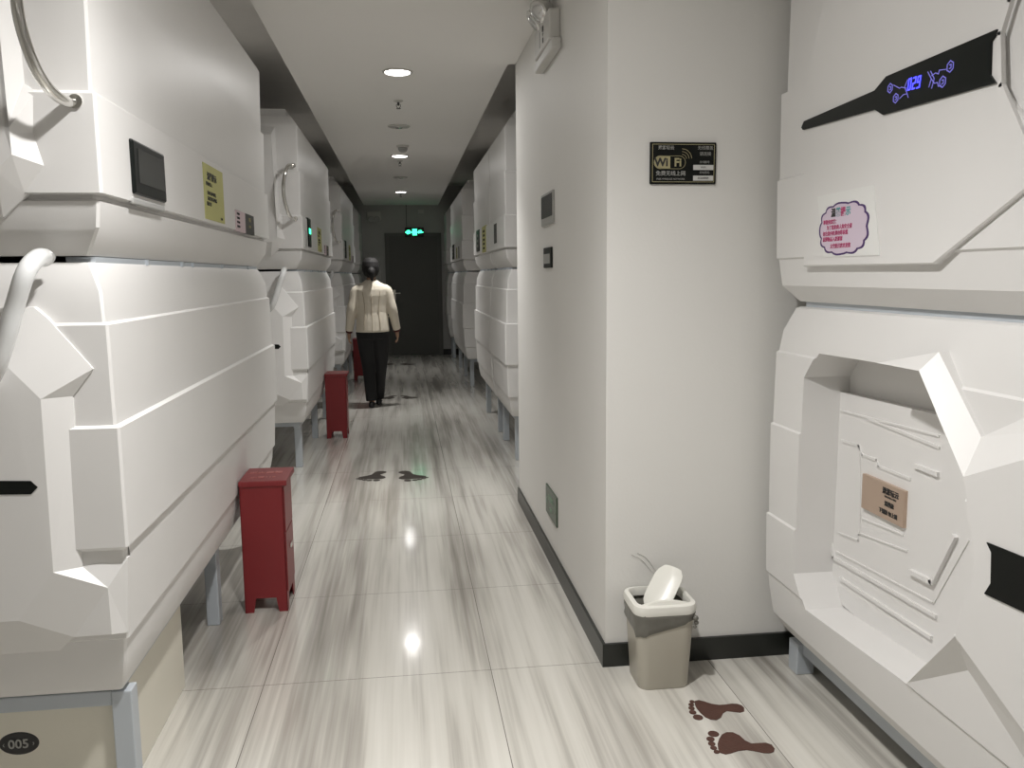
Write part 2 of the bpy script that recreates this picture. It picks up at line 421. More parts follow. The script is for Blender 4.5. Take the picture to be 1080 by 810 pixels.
# side equipment of an upper pod: plane x = xs, origin y0
def side_kit(t, y0, first=True, lit=False):
    x = XF+.0075; u = (0, 1, 0); v = (0, 0, 1); dy = y0-2.1
    if first:
        q = [(-0.690, 2.317, 1.750), (-0.690, 2.617, 1.761), (-0.690, 2.603, 1.615), (-0.690, 2.319, 1.620)]
        ys = [p[1] for p in q]; zs = [p[2] for p in q]
        ya, yb = (q[0][1]+q[3][1])/2+dy, (q[1][1]+q[2][1])/2+dy; za, zb = (q[2][2]+q[3][2])/2, (q[0][2]+q[1][2])/2
        b = BM(); box(b, (x-.012, ya, za), (x+.008, yb, zb), .006); f = obj('control_screen', b, 'glass', t)
        b = BM(); box(b, (x+.0075, ya+.035, za+.03), (x+.0095, yb-.02, zb-.02), .0); obj('screen_glass', b, 'greyscreen', f)
        b = BM(); box(b, (x-.01, ya-.01, za-.026), (x+.003, yb-.01, za-.010), .003); obj('screen_ledge', b, 'groove', t)
    else:
        ya = y0+.30; yb = ya+.17; za = 1.62; zb = 1.80
        b = BM(); box(b, (x-.012, ya-.19, za-.005), (x+.005, ya-.11, zb-.07), .003); obj('room_plate', b, 'groove', t)
        b = BM(); box(b, (x-.012, ya, za-.0), (x+.008, yb, zb+.03), .006); f = obj('control_screen', b, 'glass', t)
        if lit:
            b = BM(); box(b, (x+.0075, ya+.03, za+.095), (x+.0095, yb-.03, za+.135)); obj('green_digits', b, 'green', f)['label'] = 'glowing green digits on the control screen'
        else:
            b = BM(); box(b, (x+.0075, ya+.03, za+.05), (x+.0095, yb-.03, za+.13)); obj('screen_glass', b, 'greyscreen', f)
    # yellow sticker
    yc, zc, w, h = STK
    yc += dy; y_a = yc-w/2; z_t = zc+h/2
    b = BM(); box(b, (x-.010, y_a, zc-h/2), (x+.001, yc+w/2, z_t)); f = obj('yellow_notice', b, 'yellow', t)
    b = BM(); X = x+.0012
    text(b, '温馨提示', (X, y_a+w*.40, z_t-h*.22), u, v, h*.15, bold=.0008, squash=1.35)
    obj('notice_title', b, 'ink', f); b = BM()
    for k, (s_, a_) in enumerate((('尊敬的客人：', .36), ('请勿在舱内吸烟，', .52), ('请保管好贵重物品', .62), ('谢谢合作', .72))):
        text(b, s_, (X, y_a+w*(.08 if k in (0, 3) else .13), z_t-h*a_), u, v, h*.08, align='LEFT', squash=1.25)
    text(b, '太空舱', (X, y_a+w*.82, z_t-h*.93), u, v, h*.05, align='CENTER', squash=1.3)
    obj('notice_print', b, 'ink', f)
    # small pink and black cards
    yc, zc, w, h = CRD; yc += dy
    b = BM(); box(b, (x-.010, yc-w/2, zc-h/2), (x+.001, yc, zc+h/2)); f = obj('pink_card', b, 'pinkpaper', t)
    b = BM()
    for k in range(4): text(b, '安全须知请勿', (X, yc-w*.44, zc+h*(.33-.2*k)), u, v, h*.12, align='LEFT')
    obj('card_print', b, 'ink', f)
    b = BM(); box(b, (x-.010, yc+.004, zc-h/2), (x+.001, yc+w/2, zc+h/2)); f = obj('black_card', b, 'darkpaper', t)
    b = BM(); text(b, 'WiFi', (X, yc+w*.25, zc+h*.22), u, v, h*.3); text(b, '免费上网', (X, yc+w*.25, zc-h*.12), u, v, h*.14)
    obj('card_print', b, 'gold', f)
q = [(-0.690, 3.124, 1.797), (-0.690, 3.452, 1.807), (-0.690, 3.453, 1.609), (-0.690, 3.134, 1.606)]
STK = ((q[0][1]+q[1][1]+q[2][1]+q[3][1])/4, (q[0][2]+q[1][2]+q[2][2]+q[3][2])/4, ((q[1][1]+q[2][1])-(q[0][1]+q[3][1]))/2, ((q[0][2]+q[1][2])-(q[2][2]+q[3][2]))/2)
q = [(-0.690, 3.676, 1.676), (-0.690, 4.101, 1.686), (-0.690, 4.124, 1.592), (-0.690, 3.674, 1.595)]
CRD = ((q[0][1]+q[1][1]+q[2][1]+q[3][1])/4, (q[0][2]+q[1][2]+q[2][2]+q[3][2])/4, ((q[1][1]+q[2][1])-(q[0][1]+q[3][1]))/2, ((q[0][2]+q[1][2])-(q[2][2]+q[3][2]))/2)

SL = 2.47
Y1, Y2, Y3, Y4 = 2.1, 6.1, 10.15, 14.2
low = left_lower(Y1, Y1+SL, 'lower white sleeping pod nearest on the left, above the panel numbered 005')
up = left_upper(Y1, Y1+SL, 'upper white sleeping pod nearest on the left with large dark screen and yellow notice')
dup(low, (0, Y2-Y1, 0), 'lower white sleeping pod on the left beside the middle red box')
dup(low, (0, Y3-Y1, 0), 'lower white sleeping pod on the left behind the farthest red box')
up2 = dup(up, (0, Y2-Y1, 0), 'upper white sleeping pod on the left with green glowing digits, second from the camera')
up3 = dup(up, (0, Y3-Y1, 0), 'upper white sleeping pod on the left, far one just left of the walking woman')
side_kit(up, Y1, True); side_kit(up2, Y2, False, True); side_kit(up3, Y3, False, False)
for z, pr, lab in ((0, LOW, 'lower white pod at the far left end of the corridor near the end wall'), (1, UP, 'upper white pod at the far left end of the corridor near the end wall')):
    t = thing('sleeping_pod', lab, 'pod', (XF-.6, 14.6, pr[0][0]), 'white sleeping pods along the corridor')
    auto(obj('shell', shell_bm(pr, XF, 1, Y4, YE-.03, 1.25), 'shell', t), 30)
st = stand('pod_stand', XF, 1, Y1, Y1+SL, .358, (2.25, 3.40, 4.44), 'grey steel stand under the nearest left pods, closed by cream panels')
stand('pod_stand', XF, 1, Y2, Y2+SL, .358, (6.28, 7.42, 8.44), 'grey steel stand with open legs under the second left pods, behind the middle red box')
stand('pod_stand', XF, 1, Y3, Y3+SL, .358, (10.33, 11.5, 12.5), 'grey steel stand under the third left pods, behind the farthest red box')
stand('pod_stand', XF, 1, Y4, YE-.03, .358, (14.35, 14.9), 'grey steel stand under the far left pods at the end wall')
# front panels of the nearest stand
b = BM(); box(b, (-1.95, 2.180, .0), (-.773, 2.20, .311)); pf = obj('front_panel', b, 'panel', st)
b = BM(); box(b, (-1.95, 2.160, .312), (-.7705, 2.20, .352), .003); obj('front_beam', b, 'steel', st)
b = BM(); box(b, (-.770, 2.155, 0), (-.720, 2.205, .352), .003); obj('corner_post', b, 'steel', st)
b = BM(); box(b, (-.800, 2.21, .002), (-.785, 2.885, .306)); obj('side_panel', b, 'panel', st)['label'] = 'cream side panel'
c = [(-1.011, 2.180, 0.218)][0]
b = BM()
ring = lambda sx, sz, y: [(c[0]+sx*math.cos(2*PI*k/36), y, c[2]+sz*math.sin(2*PI*k/36)) for k in range(36)]
loft(b, [ring(.049, .031, 2.186), ring(.049, .031, 2.180), ring(.046, .028, 2.178)])
f = obj('number_plate', b, 'ink', pf); f['label'] = 'black oval plate reading 005'
b = BM(); text(b, '005', (c[0], 2.1775, c[2]-.001), (1, 0, 0), (0, 0, 1), .034, bold=.0006); 
loft(b, [ring(.044, .026, 2.1782), ring(.044, .026, 2.1775)]); 
bb = BM(); text(bb, '005', (c[0], 2.1765, c[2]-.001), (1, 0, 0), (0, 0, 1), .034, bold=.0006); text(bb, '‹', (c[0]-.036, 2.1765, c[2]), (1, 0, 0), (0, 0, 1), .018); text(bb, '›', (c[0]+.036, 2.1765, c[2]), (1, 0, 0), (0, 0, 1), .018)
b.free(); obj('number', bb, 'silver', f)

# --- right hand corridor pods: plain shells with displays on the side
XQ = .73
def right_pod(y0, y1, prof, label, kit=None, depth=1.25):
    t = thing('sleeping_pod', label, 'pod', (XQ+.6, (y0+y1)/2, prof[0][0]), 'white sleeping pods along the corridor')
    auto(obj('shell', shell_bm(prof, XQ, -1, y0, y1, depth), 'shell', t), 30)
    x = XQ-.0075; u = (0, -1, 0); v = (0, 0, 1)
    if prof is LOW: gap_rail(t, XQ, -1, y0, y1, 1.448)
    for kind, y, w, z, h in (kit or []):
        nm, mt = {'screen': ('control_screen', 'glass'), 'yellow': ('yellow_notice', 'yellow'), 'card': ('black_card', 'darkpaper')}[kind]
        b = BM(); box(b, (x+.012, y, z), (x-(.006 if kind == 'screen' else .0), y+w, z+h), .002 if kind == 'screen' else 0)
        f = obj(nm, b, mt, t)
        if kind == 'screen':
            b = BM()
            for k in range(3): box(b, (x-.0055, y+w*.3, z+h*(.2+.24*k)), (x-.0075, y+w*.7, z+h*(.32+.24*k)))
            obj('screen_digits', b, 'silver', f)
        if kind == 'yellow':
            b = BM()
            for k in range(5): text(b, '请勿在舱内吸烟', (x-.001, y+w*.5, z+h*(.8-.16*k)), u, v, h*.09)
            obj('notice_print', b, 'ink', f)
    return t
right_pod(6.06, 7.16, LOW, 'lower white pod first beyond the pillar wall on the right')
right_pod(6.06, 7.16, UP, 'upper white pod just past the pillar wall with one small dark card', [('card', 6.55, .19, 1.645, .15)])
right_pod(7.18, 8.70, LOW, 'lower white pod second beyond the pillar wall on the right')
right_pod(7.18, 8.70, UP, 'upper white pod on the right carrying a dark screen beside a yellow notice', [('screen', 8.02, .28, 1.625, .20), ('yellow', 7.40, .36, 1.60, .23)])
right_pod(10.45, 13.0, LOW, 'lower white pod third beyond the pillar wall on the right')
right_pod(10.45, 13.0, UP, 'third upper white pod past the pillar wall with dark screen and two cards', [('screen', 12.0, .42, 1.63, .20), ('yellow', 11.35, .2, 1.62, .15), ('card', 10.95, .16, 1.62, .15)])
right_pod(14.3, YE-.03, LOW, 'lower white pod at the far right end beside the end door')
right_pod(14.3, YE-.03, UP, 'upper white pod at the far right end beside the end door')
stand('pod_stand', XQ, -1, 6.06, 8.70, .358, (6.24, 7.02, 7.42, 8.5), 'grey steel stand under the first right pods past the pillar wall')
stand('pod_stand', XQ, -1, 10.45, 13.0, .358, (10.62, 11.7, 12.8), 'grey steel stand under the third right pods beyond the pillar wall')
stand('pod_stand', XQ, -1, 14.3, YE-.03, .358, (14.4, 14.9), 'grey steel stand beside the end door')

# --- near right pods
XN = 1.25; YN = 2.755; YN0 = .15
NLOW = [(.115, .13), (.150, .06), (.205, .022), (.300, .010), (.345, .006), (.352, .0), (.560, -.003), (.566, .003), (.880, .001), (.886, .007), (1.13, .010), (1.136, .017), (1.205, .026), (1.28, .055), (1.285, .065)]
NUP = [(1.302, .065), (1.312, .055), (1.355, .020), (1.44, .010), (1.446, .004), (1.70, .0), (1.706, .006), (1.98, .004), (1.986, .018), (2.28, .020), (2.36, .030), (2.42, .07), (2.46, .10)]
tl = thing('sleeping_pod', 'lower white pod nearest on the right, with recessed entry door carrying a copper plaque', 'pod', (XN+.6, 1.45, .115), 'white sleeping pods along the corridor')
tu = thing('sleeping_pod', 'upper white pod nearest on the right, with black display reading 029', 'pod', (XN+.6, 1.45, 1.302), 'white sleeping pods along the corridor')
sh = obj('shell', shell_bm(NLOW, XN, -1, YN0, YN, 1.2), 'shell', tl)
O = [(1.250, 2.455, 1.149), (1.250, 1.916, 1.156), (1.250, 1.851, 1.058), (1.250, 1.741, 0.931), (1.250, 1.692, 0.812), (1.250, 1.675, 0.736), (1.250, 1.725, 0.556), (1.250, 1.903, 0.348), (1.250, 2.464, 0.320), (1.250, 2.538, 0.414), (1.250, 2.531, 1.066)]
cut = BM(); prism(cut, [(1.1, p[1], p[2]) for p in O], (.315, 0, 0))
bmesh.ops.recalc_face_normals(cut, faces=cut.faces)
co = obj('cutter', cut, 'shell')
sh.modifiers.new('c', 'BOOLEAN').object = co; sh.modifiers['c'].operation = 'DIFFERENCE'; sh.modifiers['c'].solver = 'EXACT'
bpy.context.view_layer.update()
dg = bpy.context.evaluated_depsgraph_get()
nm = bpy.data.meshes.new_from_object(sh.evaluated_get(dg)); old = sh.data; sh.modifiers.clear(); sh.data = nm
bpy.data.objects.remove(co); auto(sh, 25)
# raised console right of the opening
d, e, e2, f_ = [Vector(p) for p in [(1.200, 1.659, 0.953), (1.200, 1.624, 0.836), (1.200, 1.608, 0.763), (1.200, 1.656, 0.590)]]
d2, fr = [Vector(p) for p in [(1.200, 1.167, 1.168), (1.200, 1.381, 0.464)]]
bb_, b1, k_, k2 = [Vector(p) for p in [(1.250, 1.916, 1.156), (1.250, 1.842, 1.209), (1.250, 1.677, 1.036), (1.250, 1.226, 1.265)]]
g_, f1, fr1 = [Vector(p) for p in [(1.252, 1.906, 0.346), (1.252, 1.672, 0.491), (1.252, 1.445, 0.367)]]
g1 = Vector([(1.264, 1.869, 0.308)][0])
d2b = Vector((1.2, d2.y, fr.z+.0))
pts = [d, e, e2, f_, fr, d2b, d2, bb_, b1, k_, k2, g_, g1, f1, fr1]
kb = Vector((1.25, k2.y, fr1.z)); pts.append(kb)      # 15
bb_ = Vector((1.208, 1.851, 1.164)); pts[7] = bb_
mm = Vector([(1.250, 2.101, 1.156)][0]); pts.append(mm)
F = [(6, 0, 1), (6, 1, 2), (6, 2, 5), (2, 3, 5), (3, 4, 5), (7, 8, 9, 0), (16, 8, 7), (9, 10, 6, 0), (3, 11, 12, 13), (3, 13, 14, 4), (4, 14, 15, 5), (5, 15, 10, 6)]
rim = [7, 8, 9, 10, 15, 14, 13, 12, 11]
inner = [11, 3, 2, 1, 0, 7]
n0 = len(pts); pts += [Vector((1.30, pts[i].y, pts[i].z)) for i in rim]
for i in range(8): F.append((rim[i], rim[i+1], n0+i+1, n0+i))
# inner side against the opening
n1 = len(pts); pts += [Vector((1.30, pts[i].y, pts[i].z)) for i in (3, 2, 1, 0)]
pts.append(Vector((1.30, mm.y, mm.z)))
seq = [11, 3, 2, 1, 0, 7, 16]; bk = [n0+8, n1, n1+1, n1+2, n1+3, n0, n1+4]
for i in range(6): F.append((seq[i], seq[i+1], bk[i+1], bk[i]))
b = BM(); hull_faces(b, pts, F); bmesh.ops.triangulate(b, faces=b.faces); obj('end_console', b, 'shell', tl)
fl = [(1.200, 1.571, 0.834), (1.200, 1.555, 0.817), (1.200, 1.551, 0.752), (1.200, 1.568, 0.723), (1.200, 1.456, 0.729), (1.200, 1.252, 0.735), (1.200, 1.261, 0.830), (1.200, 1.466, 0.838)]
b = BM(); prism(b, [(1.203, p[1], p[2]) for p in fl], (-.006, 0, 0)); obj('display_strip', b, 'glass2', tl)
# door inside the recess
XD = 1.385
O2 = [(1.385, 2.652, 1.093), (1.385, 2.628, 1.114), (1.385, 1.995, 1.109), (1.385, 1.765, 0.881), (1.385, 1.772, 0.600), (1.385, 2.025, 0.287), (1.385, 2.607, 0.328), (1.385, 2.655, 0.517), (1.385, 2.676, 0.974)]
b = BM(); prism(b, [(XD, p[1], p[2]) for p in [(1.385, 2.620, 1.014), (1.385, 1.988, 1.024), (1.385, 1.757, 0.792), (1.385, 1.800, 0.541), (1.385, 1.984, 0.305), (1.385, 2.628, 0.334), (1.385, 2.637, 0.721)]], (.028, 0, 0)); dr = obj('entry_door', b, 'shell_in', tl)
N_ = (-1, 0, 0)
def PL(b, L_, w=.006, h=.0032): ribs(b, L_, w, h, N_)
b = BM()
PL(b, [(1.385, 2.523, 0.956), (1.385, 2.018, 0.969)]); PL(b, [(1.385, 2.355, 0.957), (1.385, 2.015, 0.939)], .008, .004)
PL(b, [(1.385, 2.510, 0.860), (1.385, 2.407, 0.865), (1.385, 2.383, 0.840), (1.385, 2.305, 0.842), (1.385, 2.293, 0.825), (1.385, 2.136, 0.825)], .008); PL(b, [(1.385, 2.402, 0.866), (1.385, 2.379, 0.653), (1.385, 2.384, 0.569), (1.385, 2.504, 0.556)])
PL(b, [(1.385, 2.109, 0.869), (1.385, 2.013, 0.868)], .012, .008); PL(b, [(1.385, 2.368, 0.644), (1.385, 2.154, 0.659)], .005); PL(b, [(1.385, 2.390, 0.583), (1.385, 2.374, 0.594), (1.385, 2.132, 0.619)], .005)
PL(b, [(1.385, 2.588, 0.668), (1.385, 2.528, 0.465), (1.385, 1.988, 0.487)], .010, .007); PL(b, [(1.385, 2.475, 0.413), (1.385, 2.003, 0.422)], .010, .008); PL(b, [(1.385, 2.511, 0.490), (1.385, 2.003, 0.518), (1.385, 1.880, 0.730)], .005)
obj('door_relief', b, 'shell_in', dr)
b = BM(); PL(b, [(1.385, 2.101, 0.570), (1.385, 2.008, 0.574), (1.385, 1.927, 0.725)], .013, .012); obj('pull_groove', b, 'shell_in', dr)
b = BM(); ribs(b, [(1.383, 2.581, 0.294), (1.383, 2.067, 0.308)], .007, .003, N_); obj('door_gap_shade', b, 'wire', dr)  # dark strip standing in for the shaded gap between door and sill
# hinge-like latch on the left door edge
b = BM()
Hh = [(1.375, 2.643, 0.792), (1.375, 2.547, 0.796), (1.375, 2.545, 0.774), (1.375, 2.589, 0.768), (1.375, 2.594, 0.666), (1.375, 2.556, 0.670), (1.375, 2.554, 0.645), (1.375, 2.638, 0.642), (1.375, 2.639, 0.661), (1.375, 2.614, 0.674), (1.375, 2.614, 0.759), (1.375, 2.640, 0.763)]
prism(b, [(1.360, p[1], p[2]) for p in Hh], (.028, 0, 0)); obj('door_latch', b, 'binlid', dr)
# copper plaque
q = [Vector(p) for p in [(1.378, 2.367, 0.785), (1.378, 2.145, 0.792), (1.378, 2.141, 0.692), (1.378, 2.357, 0.671)]]
yl, yr = (q[0].y+q[3].y)/2, (q[1].y+q[2].y)/2; zt, zb = (q[0].z+q[1].z)/2, (q[2].z+q[3].z)/2
b = BM(); box(b, (1.374, yl, zb), (XD+.002, yr, zt), .0015); pq = obj('plaque', b, 'copper', dr); pq['label'] = 'copper coloured plaque with black lettering'
U = (0, -1, 0); W = (0, 0, 1); wq = yl-yr; hq = zt-zb
b = BM(); X = 1.3732
text(b, '遨游玩云', (X, yl-wq*.70, zt-hq*.22), U, W, hq*.19, bold=.0004); text(b, 'TAI KONG CANG', (X, yl-wq*.70, zt-hq*.36), U, W, hq*.07)
text(b, '温馨舱', (X, yl-wq*.68, zt-hq*.56), U, W, hq*.15, bold=.0003); text(b, '下铺舱 勿上锁', (X, yl-wq*.66, zt-hq*.80), U, W, hq*.14, bold=.0003)
obj('plaque_print', b, 'ink', pq)
b = BM(); box(b, (XN+.075, YN0+.05, 1.2852), (XN+.12, YN-.09, 1.3018)); obj('seam_strip', b, 'steel', tl)
# upper pod face
auto(obj('shell', shell_bm(NUP, XN, -1, YN0, YN, 1.2), 'shell', tu), 25)
def plate(px, x0, x1, shrink=.985):
    P = [Vector((x0, p[1], p[2])) for p in px]; c_ = sum(P, Vector())/len(P)
    bm = BM(); Q = [Vector((x1, c_.y+(p.y-c_.y)*shrink, c_.z+(p.z-c_.z)*shrink)) for p in P]
    loft(bm, [[Vector((1.29, p.y, p.z)) for p in P], P, Q]); return bm
px = [(1.250, 2.531, 1.416), (1.250, 1.871, 1.414), (1.250, 1.501, 1.600), (1.250, 1.670, 1.770), (1.250, 1.685, 1.896), (1.250, 1.628, 2.042), (1.250, 2.370, 2.389), (1.250, 2.569, 1.943)]
obj('face_plate', plate(px, 1.2465, 1.243, .99), 'shell', tu)
rg = [Vector((1.244, p[1], p[2])) for p in [(1.240, 1.594, 2.056), (1.240, 1.654, 1.942), (1.240, 1.678, 1.884), (1.240, 1.665, 1.778), (1.240, 1.558, 1.611)]]
b = BM(); ribs(b, rg, .010, .010, N_); obj('door_ridge', b, 'shell', tu)
dp = [(1.238, 2.563, 1.844), (1.238, 2.547, 1.860), (1.238, 2.152, 1.869), (1.238, 2.100, 1.893), (1.238, 1.692, 1.896), (1.238, 1.694, 1.886), (1.238, 1.707, 1.876), (1.238, 1.704, 1.807), (1.238, 1.686, 1.787), (1.238, 2.107, 1.799), (1.238, 2.148, 1.820), (1.238, 2.552, 1.835)]
b = BM(); prism(b, [(1.248, p[1], p[2]) for p in dp], (-.010, 0, 0)); ds = obj('display_strip', b, 'glass', tu); ds['label'] = 'black wedge-shaped display strip with glowing blue 029'
X = 1.2378
c0, cu = [Vector(p) for p in [(1.238, 1.971, 1.846), (1.238, 1.926, 1.840)]]
b = BM()
# seven segment digits 0 2 9 slanted
def seg7(b, dgt, o, w, h, th, sl=.18):
    segs = {'a': ((0, 1), (1, 1)), 'b': ((1, .5), (1, 1)), 'c': ((1, 0), (1, .5)), 'd': ((0, 0), (1, 0)), 'e': ((0, 0), (0, .5)), 'f': ((0, .5), (0, 1)), 'g': ((0, .5), (1, .5))}
    on = {'0': 'abcdef', '2': 'abged', '9': 'abcdfg'}[dgt]
    for s_ in on:
        (x0, y0_), (x1, y1_) = segs[s_]
        P = [Vector((X, o.y-(x*w+y*h*sl), o.z+y*h)) for x, y in ((x0, y0_), (x1, y1_))]
        ribs(b, P, th, .0012, N_)
px_l, px_r, = [Vector(p) for p in [(1.238, 2.000, 1.838), (1.238, 1.944, 1.834)]]
hh = [Vector(p) for p in [(1.238, 1.998, 1.838), (1.238, 2.000, 1.863)]]; hgt = abs(hh[1].z-hh[0].z)
dw = (px_l.y-px_r.y)/3
for i, ch in enumerate('029'): seg7(b, ch, Vector((X, px_l.y-dw*1.0*i, px_l.z+(px_r.z-px_l.z)*i/3)), dw*.55, hgt, .0032)
obj('room_number', b, 'blueprint', ds)
b = BM()
def hexa(b, cpx, r):
    P = [Vector((X, cpx.y+r*math.cos(R(60*k+30)), cpx.z+r*math.sin(R(60*k+30)))) for k in range(7)]; ribs(b, P, .0022, .001, N_)
    P = [Vector((X, cpx.y+r*.35*math.cos(R(90*k+45)), cpx.z+r*.45*math.sin(R(90*k+45)))) for k in range(4)]; ribs(b, P, .002, .001, N_)
halves = ((([(1.238, 2.061, 1.863), (1.238, 2.035, 1.850), (1.238, 2.027, 1.851), (1.238, 2.006, 1.844)], [(1.238, 2.033, 1.825), (1.238, 2.017, 1.831), (1.238, 2.001, 1.830), (1.238, 1.996, 1.820)], [(1.238, 2.002, 1.863), (1.238, 2.013, 1.848), (1.238, 2.001, 1.830)]), [(1.238, 2.077, 1.859), (1.238, 2.050, 1.829)], .0115),
    (([(1.238, 1.905, 1.851), (1.238, 1.891, 1.854), (1.238, 1.880, 1.849), (1.238, 1.877, 1.857), (1.238, 1.853, 1.853)], [(1.238, 1.904, 1.842), (1.238, 1.893, 1.831), (1.238, 1.882, 1.831), (1.238, 1.878, 1.821), (1.238, 1.867, 1.821)], [(1.238, 1.921, 1.863), (1.238, 1.906, 1.844), (1.238, 1.914, 1.827)], [(1.238, 1.910, 1.862), (1.238, 1.895, 1.842), (1.238, 1.903, 1.822)]), [(1.238, 1.838, 1.856), (1.238, 1.863, 1.828)], .0125))
b.free()
for lines, hx, r_ in halves:
    b = BM()
    for pth in lines: ribs(b, [Vector((X, p[1], p[2])) for p in pth], .0018, .001, N_)
    for h_ in hx: hexa(b, Vector(h_), r_)
    obj('touch_symbols', b, 'bluedim', ds)
# paper notice with cloud border (no character)
q = [Vector(p) for p in [(1.240, 2.450, 1.624), (1.240, 2.141, 1.626), (1.240, 2.098, 1.441), (1.240, 2.398, 1.443)]]
b = BM(); prism(b, [(1.2435, p.y, p.z) for p in q], (-.0025, 0, 0)); nt_ = obj('paper_notice', b, 'paper', tu); nt_['label'] = 'white paper notice with purple scalloped cloud border and pink text'
yl, yr = (q[0].y+q[3].y)/2, (q[1].y+q[2].y)/2; zt, zb = (q[0].z+q[1].z)/2, (q[2].z+q[3].z)/2; wq = yl-yr; hq = zt-zb
def cloud(sc):
    cy_, cz = yl-wq*.44, zb+hq*.43; pts = []; nb = 13
    for i in range(nb):
        for k in range(6):
            a = 2*PI*(i+k/6)/nb; r_ = 1+.075*abs(math.sin(PI*k/6))
            pts.append((cy_-wq*.425*sc*r_*math.copysign(abs(math.cos(a))**.75, math.cos(a)), cz+hq*.385*sc*r_*math.copysign(abs(math.sin(a))**.75, math.sin(a))))
    return pts
b = BM(); prism(b, [(1.2411, y, z) for y, z in cloud(1.0)], (-.0008, 0, 0)); cb = obj('cloud_border', b, 'purple', nt_)
b = BM(); prism(b, [(1.2404, y, z) for y, z in cloud(.93)], (-.0008, 0, 0)); obj('cloud_fill', b, 'lilac', nt_)
X = 1.2394
for i, (ch, mt) in enumerate(zip('温馨提示', ('ink', 'teal', 'rose', 'teal'))):
    b = BM(); text(b, ch, (X, yl-wq*(.26+.09*i), zb+hq*.68), U, W, hq*.145, bold=.0008, ext=.001); obj('title_character', b, mt, nt_)
b = BM()
for i, (s_, a_, x_) in enumerate((('尊敬的宾客：', .545, .07), ('为了您和他人的安全请', .455, .14), ('勿在舱内吸烟勿带易燃', .365, .07), ('易爆物品入舱谢谢', .275, .07), ('太空舱酒店欢迎您', .165, .22))):
    text(b, s_, (X, yl-wq*x_, zb+hq*a_), U, W, hq*.078, align='LEFT', bold=.0003, ext=.001)
obj('notice_print', b, 'rose', nt_)
# stand of the near right pods
t = thing('pod_stand', 'grey steel stand with low legs under the nearest right pods, beside the waste bin', 'stand', (XN+.1, 1.45, 0), 'steel stands under the pods')
b = BM(); box(b, (XN+.10, YN0+.05, .075), (XN+.15, YN-.04, .113)); box(b, (XN+1.1, YN0+.05, .075), (XN+1.15, YN-.04, .113))
for y in (YN0+.06, 1.4, YN-.10): box(b, (XN+.15, y, .078), (XN+1.1, y+.05, .110))
obj('base_frame', b, 'steel', t)
for y in (YN0+.06, YN-.105):
    for x in (XN+.078, XN+1.09): bb = BM(); box(bb, (x, y, 0), (x+.065, y+.065, .112), .004); obj('leg', bb, 'steel', t)

# ---------------------------------------------------------------- red extinguisher boxes
def red_box(x0, y0, label):
    w, dpt, h = .175, .235, .545
    t = thing('extinguisher_box', label, 'box', (x0+w/2, y0+dpt/2, 0), 'red fire extinguisher boxes')
    b = BM(); th = .004
    # folded sheet body with legs cut out at both faces
    for yy in (y0, y0+dpt-th):
        P = [(x0, 0), (x0+.036, 0), (x0+.046, .062), (x0+w-.046, .062), (x0+w-.036, 0), (x0+w, 0), (x0+w, h), (x0, h)]
        prism(b, [(a, yy, z) for a, z in P], (0, th, 0))
    for xx in (x0, x0+w-th):
        P = [(y0, 0), (y0+.045, 0), (y0+.055, .062), (y0+dpt-.055, .062), (y0+dpt-.045, 0), (y0+dpt, 0), (y0+dpt, h), (y0, h)]
        prism(b, [(xx, a, z) for a, z in P], (th, 0, 0))
    box(b, (x0+.002, y0+.002, .064), (x0+w-.002, y0+dpt-.002, .070))
    obj('body', b, 'red', t)
    b = BM(); box(b, (x0-.001, y0-.010, h-.002), (x0+w+.018, y0+dpt+.010, h+.022), .004); lid = obj('lid', b, 'red', t)
    b = BM(); text(b, '灭火器箱', (x0+w/2, y0+dpt*.62, h+.0228), (1, 0, 0), (0, 1, 0), .036, bold=.0005); obj('lid_print', b, 'redtext', lid); b = BM(); text(b, '火警119', (x0+w/2, y0+dpt*.25, h+.0228), (1, 0, 0), (0, 1, 0), .030)
    obj('lid_print', b, 'redtext', lid)['label'] = 'faded pale lettering on the lid'
    b = BM(); box(b, (x0+w, y0+.012, .34), (x0+w+.004, y0+dpt-.012, h-.012), .001); box(b, (x0+w, y0+.012, .085), (x0+w+.004, y0+dpt-.012, .333), .001); dd = obj('door', b, 'red', t)
    b = BM(); box(b, (x0+w+.003, y0+dpt*.4, .245), (x0+w+.012, y0+dpt*.6, .265), .002); obj('latch', b, 'chrome', dd)
    return t
rb = red_box(-.694, 3.51, 'red steel fire extinguisher box nearest the camera, against the left pods')
rb2 = dup(rb, (0, 3.87, 0), 'middle one of the red steel fire extinguisher boxes along the left pods')
rb3 = dup(rb, (0, 8.02, 0), 'small far red fire extinguisher box beside the walking woman')

# ---------------------------------------------------------------- waste bin
bx, by, bw, bd, bh = .845, 2.700, .205, .165, .265
def rrect(cx_, cy_, w, d_, r, z, n=6, skew=0.):
    pts = []
    for (sx, sy, a0) in ((1, 1, 0), (-1, 1, 90), (-1, -1, 180), (1, -1, 270)):
        for k in range(n+1):
            a = R(a0+90*k/n); pts.append(Vector((cx_+sx*(w/2-r)+r*math.cos(a), cy_+sy*(d_/2-r)+r*math.sin(a), z)))
    return pts
t = thing('waste_bin', 'beige plastic waste bin with grey liner and askew white swing lid, by the pillar corner', 'bin', (bx, by, 0))
b = BM()
rings = [rrect(bx, by, .168, .155, .03, 0), rrect(bx, by, .176, .162, .036, .006), rrect(bx, by, .205, .190, .04, .268)]
inn = [rrect(bx, by, .199, .184, .038, .268), rrect(bx, by, .17, .160, .034, .01)]
loft(b, rings+inn); auto(obj('bin_body', b, 'bin', t), 40)
b = BM(); rs = []
base = rrect(bx, by, .205, .190, .04, .2)
random.seed(7)
